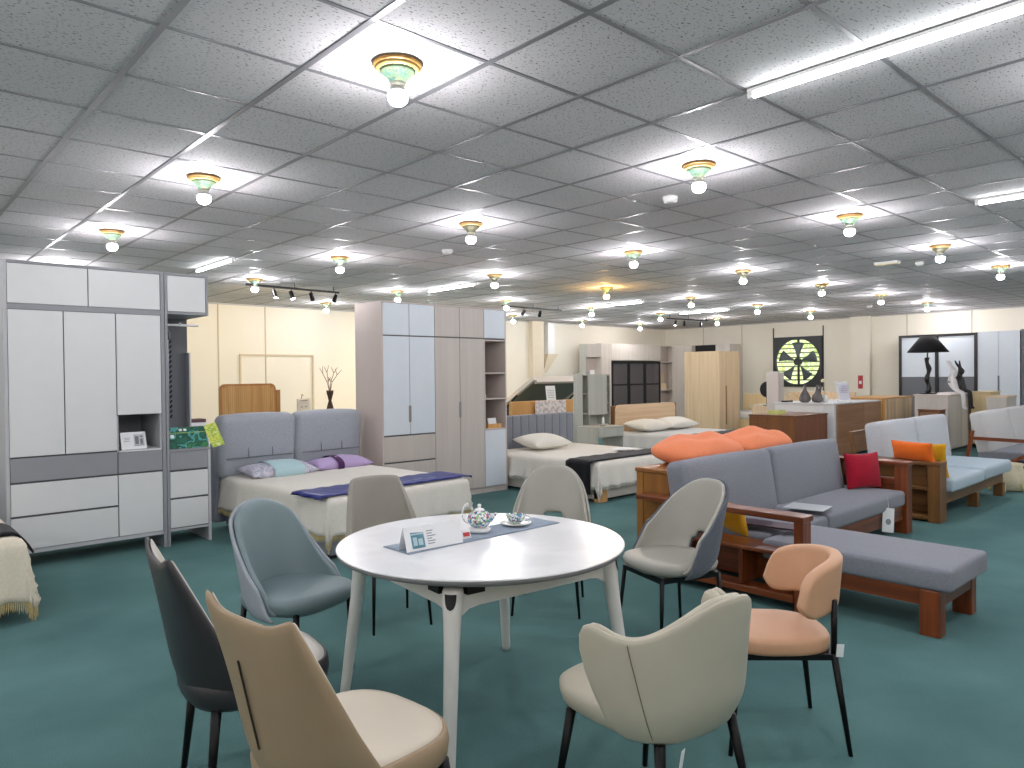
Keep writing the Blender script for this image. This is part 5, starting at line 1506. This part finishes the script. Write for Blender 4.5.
t = thing('cabinet', 'white-topped cabinet with broad brown wood end panel carrying grey vases', 'cabinet', (13.4, 6.0, 0), world=True)
B(12.42, 14.42, 5.42, 6.5, .05, .935, 'body', M_white, t); B(12.40, 14.44, 5.40, 6.52, .935, .955, 'top_board', M_white, t, .003)
B(12.50, 13.62, 5.40, 5.418, .06, .93, 'end_panel', M_wp, t); B(13.63, 14.40, 5.40, 5.418, .06, .93, 'end_panel', M_wp2, t)
B(12.405, 12.418, 5.60, 6.45, .06, .90, 'door', M_white, t)
for x in (12.5, 14.3): B(x, x+.05, 5.5, 6.4, 0, .05, 'leg', M_gap, t)
# vases and sign on it
M_vase = mat('smoky_glass', (96, 92, 92), .15, .1)
for (x, y, k, lab) in ((12.60, 6.02, .82, 'smoky grey bottle vase on the white-topped cabinet, left one'), (12.70, 5.84, .78, 'smoky grey two-necked vase on the white-topped cabinet, right one')):
    t = thing('vase', lab, 'vase', (x, y, .956))
    MB().lathe([(0, 0), (.06*k, 0), (.115*k, .03*k), (.125*k, .09*k), (.10*k, .17*k), (.045*k, .26*k), (.026*k, .33*k), (.028*k, .40*k), (.018, .385*k), (0, .30*k)], n=28).build('body', M_vase, t, True)
    if k < .8: MB().bar((.04, -.02, .13), (.05, -.035, .29), .022, .024, 16).build('neck', M_vase, t, True)
t = thing('dried_flower', 'cream dried flower stem beside the smoky vases', 'flower', (12.82, 5.75, .956))
m = MB(); m.bar((0, 0, .03), (.0, .02, .22), .006, .004, 8); m.bar((0, .02, .22), (-.02, .04, .38), .004, .003, 8); m.build('stem', mat('olive_stem', (160, 160, 110), .7), t)
MB().lathe([(0, 0), (.045, 0), (.04, .10), (.025, .13), (0, .13)], n=16).build('glass', M_plastic, t, True)
MB().pad(lambda th: (.03*math.cos(th)-.02, .04+.03*math.sin(th)), [(.9, .36), (1, .39), (.7, .42)]).build('bloom', mat('cream_petal', (230, 224, 180), .8), t, True)
t = thing('sign_holder', 'clear acrylic sign stand with a pale printed sheet on the white-topped cabinet', 'sign', (12.95, 5.50, .956), -.45)
MB().obox((0, 0, .19), (.30, .006, .38), (-.22, .0, 0)).build('panel', M_acryl, t)
MB().obox((0.02, -.007, .19), (.22, .003, .31), (-.22, .0, 0)).build('sheet', mat('lilac_paper', (214, 214, 226), .6), t)
MB().box(-.15, .15, -.06, .07, 0, .006).build('base', M_acryl, t)
m = MB()
for k in range(6): m.obox((.02, -.010-.0+.0075*(k-3)*1.1, .18-(k-3)*.035), (.15, .002, .010), (-.22, 0, 0))
m.build('printed_text', mat('rose_print', (170, 150, 176), .7), t)
o = MB().box(12.5, 12.72, 6.30, 6.42, .956, .985, .008).build('remote_box', M_black, None); tag(o, 'flat black object on the white-topped cabinet left of the vases', 'trinket')
M_slat = wood('tambour_slats', (222, 194, 156), (234, 208, 170), 'z', .7, .5, stripes=14)
t = thing('cabinet', 'light wood cabinet with vertical slatted front, behind the icy blue sofa', 'cabinet', (15.8, 6.0, 0), world=True)
B(15.12, 16.60, 5.60, 6.42, .06, .95, 'body', M_oak, t); B(15.10, 16.62, 5.58, 6.44, .95, .972, 'top_board', M_oak, t)
m = MB()
for k in range(24):
    a = 15.14+k*(1.44/24); m.box(a+.004, a+.054, 5.575, 5.60, .08, .94)
m.build('tambour_door', M_slat, t)
B(15.105, 15.12, 5.62, 6.40, .08, .94, 'end_panel', wood('golden_side', (160, 110, 44), (176, 124, 56), 'z', .7, .45), t)
for x in (15.2, 16.5): B(x, x+.05, 5.7, 6.3, 0, .06, 'leg', M_gap, t)
# tall greige cabinet with lamp and rabbits
t = thing('cabinet', 'pale greige cabinet holding the black lamp and the rabbit figures', 'cabinet', (16.0, 4.9, 0), world=True)
B(14.92, 16.9, 4.40, 4.98, .04, 1.03, 'body', M_greige, t); B(14.90, 16.92, 4.38, 5.0, 1.03, 1.055, 'top_board', M_greige_side, t, .004)
for a, b in ((4.41, 4.69), (4.70, 4.97)): B(14.905, 14.919, a, b, .06, 1.02, 'door', M_greige, t)
for a, b in ((14.94, 15.58), (15.60, 16.24), (16.26, 16.88)): B(a, b, 4.385, 4.399, .06, 1.02, 'door', M_pale, t)
for x in (15.0, 16.8): B(x, x+.05, 4.5, 4.9, 0, .04, 'leg', M_gap, t)
# small dark wood chest in front
t = thing('nightstand', 'small dark wood chest in front of the greige cabinet with the lamp', 'nightstand', (14.0, 4.5, 0), world=True)
B(13.95, 14.25, 4.26, 4.60, .08, .80, 'body', M_walnut, t); B(13.94, 14.26, 4.25, 4.61, .80, .82, 'top_board', M_walnut_x, t)
B(13.94, 13.95, 4.29, 4.57, .46, .77, 'drawer', wood('brown_drawer', (120, 88, 64), (140, 104, 78), 'y', .7), t); B(13.94, 13.95, 4.29, 4.57, .12, .43, 'drawer', MATS['brown_drawer'], t)
for x in (13.97, 14.2): B(x, x+.03, 4.29, 4.57, 0, .08, 'leg', M_gap, t)
# lamp
t = thing('table_lamp', 'black table lamp with wide conical shade and twisted stem on the greige cabinet', 'lamp', (15.2, 4.84, 1.056))
M_shade = fabric('black_shade', (20, 20, 22), .1)
MB().box(-.12, .12, -.12, .12, 0, .025, .006).build('base', M_black, t)
m = MB(); prev = Vector((0, 0, .025))
pts = [Vector((.014*math.sin(k*.75), -.016*math.sin(k*.75), .025+k*.042)) for k in range(17)]
rings = []; n = 14
for k, p in enumerate(pts):
    r = .040+.008*math.sin(k*1.24)
    rings.append([m.bm.verts.new(p+Vector((r*math.cos(2*PI*i/n), r*math.sin(2*PI*i/n), 0))) for i in range(n)])
for a, b in zip(rings[:-1], rings[1:]):
    for i in range(n): m.bm.faces.new((a[i], a[(i+1) % n], b[(i+1) % n], b[i]))
m.bm.faces.new(rings[0][::-1]); m.bm.faces.new(rings[-1])
m.build('stem', M_black, t, True)
MB().bar(pts[-1], (0, 0, .84), .014, n=12).build('neck', mat('pewter', (120, 120, 124), .3, .8), t, True)
m = MB(); n = 40
a = [m.bm.verts.new((.355*math.cos(2*PI*i/n), .355*math.sin(2*PI*i/n), .80)) for i in range(n)]; b = [m.bm.verts.new((.125*math.cos(2*PI*i/n), .125*math.sin(2*PI*i/n), 1.10)) for i in range(n)]
for i in range(n): m.bm.faces.new((a[i], a[(i+1) % n], b[(i+1) % n], b[i]))
m.build('lamp_shade', M_shade, t, True, solid=(.006, 0))
m = MB(); m.bar((-.12, 0, 1.09), (.12, 0, 1.09), .004).bar((0, -.12, 1.09), (0, .12, 1.09), .004).bar((0, 0, .84), (0, 0, 1.09), .006); m.build('shade_carrier', M_black, t)
# rabbits: seated long-legged figures
def rabbit(label, m_, loc, rz, lean):
    t = thing('rabbit_figure', label, 'figurine', loc, rz)
    # local: -x faces out over the cabinet edge
    bm = bmesh.new()
    J = [(0, 0, .10, .115), (-.005, 0, .21, .090), (-.01, 0, .31, .055), (-.012, 0, .365, .034), (-.03, 0, .43, .070), (-.105, 0, .415, .038)]
    vs = [bm.verts.new((x, y, z)) for x, y, z, r in J]; R_ = [r for *_, r in J]
    ed = [(0, 1), (1, 2), (2, 3), (3, 4), (4, 5)]
    def add(chain, root):
        prev_ = root
        for x, y, z, r in chain:
            vs.append(bm.verts.new((x, y, z))); R_.append(r); ed.append((prev_, len(vs)-1)); prev_ = len(vs)-1
    for s_ in (-1, 1):
        add([(-.10, s_*.05, .055, .034), (-.19, s_*.05, .03, .026), (-.205, s_*.05, -.12, .022), (-.21, s_*.05, -.26, .020), (-.25, s_*.05, -.285, .022)], 0)
        add([(-.03, s_*.075, .24, .024), (-.07, s_*.08, .14, .018), (-.10, s_*.05, .08, .016)], 2)
        add([(-.02, s_*.030, .50, .018), (.02*lean, s_*.060, .57, .024), (.05*lean, s_*.095, .64, .010)], 4)
    for a, b in ed: bm.edges.new((vs[a], vs[b]))
    me = bpy.data.meshes.new('body'); bm.to_mesh(me); bm.free()
    me.materials.append(m_)
    o = bpy.data.objects.new('body', me); C.objects.link(o); o.parent = t
    sk = o.modifiers.new('skin', 'SKIN')
    if not me.skin_vertices: 
        bpy.context.view_layer.objects.active = o
    for i, v in enumerate(me.skin_vertices[0].data if me.skin_vertices else []):
        v.radius = (R_[i], R_[i]); v.use_root = (i == 0)
    sb = o.modifiers.new('sub', 'SUBSURF'); sb.levels = 2; sb.render_levels = 2
    return t, o, R_
def fix_skin(o, R_):
    me = o.data
    if not me.skin_vertices:
        bm = bmesh.new(); bm.from_mesh(me); bm.verts.layers.skin.verify(); bm.to_mesh(me); bm.free()
    for i, v in enumerate(me.skin_vertices[0].data): v.radius = (R_[i], R_[i]); v.use_root = (i == 0)
_, o, r_ = rabbit('white rabbit figurine with hanging legs sitting on the greige cabinet edge', mat('white_resin', (232, 230, 230), .4), (15.40, 4.50, 1.056), 1.57, 1.2); fix_skin(o, r_)
_, o, r_ = rabbit('black rabbit figurine with hanging legs sitting beside the white one', mat('black_resin', (24, 24, 26), .35), (15.85, 4.50, 1.056), 1.45, .6); fix_skin(o, r_)
o = MB().pad(lambda th: (15.25+.10*math.cos(th), 5.15+.22*math.sin(th)), [(1, 1.056), (1.02, 1.062), (.8, 1.08), (.3, 1.085)]).build('folded_cloth', M_paper, None, True) if False else None
cabinet('small pale pine cabinet right of the rabbit figures', 16.0, 16.6, 4.0, 4.34, 1.09, M_yellow, M_yellow, M_yellow, doors=1)
cabinet('small greige cabinet with wood top rail, right of the pale pine one', 14.6, 15.2, 3.42, 3.72, 1.05, M_greige, M_greige, M_ash, doors=1)

# ================================================================== things under the fan
t = thing('bed', 'light oak bed with low headboard far back under the exhaust fan', 'bed', (17.0, 8.3, 0), world=True)
B(17.9, 17.96, 7.3, 9.0, 0, 1.0, 'headboard', M_ashx, t, .01); B(16.2, 17.89, 7.35, 8.95, .05, .28, 'frame', M_ashx, t)
MB().rbox((17.04, 8.15, .39), (1.66, 1.56, .22), .05).build('mattress', MATS['mattress_white'], t, True)
for x in (16.25, 17.8):
    for y in (7.4, 8.85): B(x, x+.05, y, y+.05, 0, .05, 'leg', M_ash, t)
t = thing('cabinet', 'slim tall greige tower shelf in front of the exhaust fan', 'shelf', (15.4, 8.0, 0), world=True)
B(15.3, 15.34, 7.92, 8.20, 0, 1.52, 'front_panel', M_greige_side, t); B(15.34, 15.55, 7.92, 7.94, 0, 1.50, 'side_panel', M_greige, t); B(15.34, 15.55, 8.18, 8.20, 0, 1.50, 'side_panel', M_greige, t)
for z in (.1, .5, .9, 1.2, 1.48): B(15.34, 15.55, 7.94, 8.18, z, z+.02, 'shelf', M_greige, t)
t = thing('round_mirror', 'black round table mirror left of the tall greige tower', 'mirror', (15.9, 8.75, 0), world=True)
B(15.7, 16.1, 8.3, 8.8, 0, .72, 'stand_cabinet', M_ash, t)
MB().bar((15.9, 8.52, .75), (15.9, 8.52, .92), .012).bar((15.9, 8.52, .72), (15.9, 8.52, .735), .09, n=24).build('stand', M_black, t)
MB().bar((15.89, 8.50, 1.10), (15.91, 8.50, 1.10), .19, n=36).build('disc', M_black, t)
t = thing('bed', 'pale pine bed with white bedding in the gap right of the blond oak wardrobe', 'bed', (17.2, 9.4, 0), world=True)
B(17.95, 18.0, 9.1, 10.3, 0, .93, 'headboard', M_yellow, t, .01); B(16.95, 17.94, 9.12, 10.28, .05, .30, 'frame', M_yellow, t)
MB().rbox((17.42, 9.7, .40), (.96, 1.1, .20), .05).build('mattress', MATS['mattress_white'], t, True)
for x in (17.0, 17.85):
    for y in (9.2, 10.2): B(x, x+.05, y, y+.05, 0, .05, 'leg', M_ash, t)
o = MB().pillow(.6, .38, .16, (0, 0, 0), (0, 0, 1.57), seed=77).build('pillow', F_pil, None, True); o.location = (17.7, 9.6, .60); tag(o, 'white pillow on the pale pine bed by the blond oak wardrobe', 'pillow')
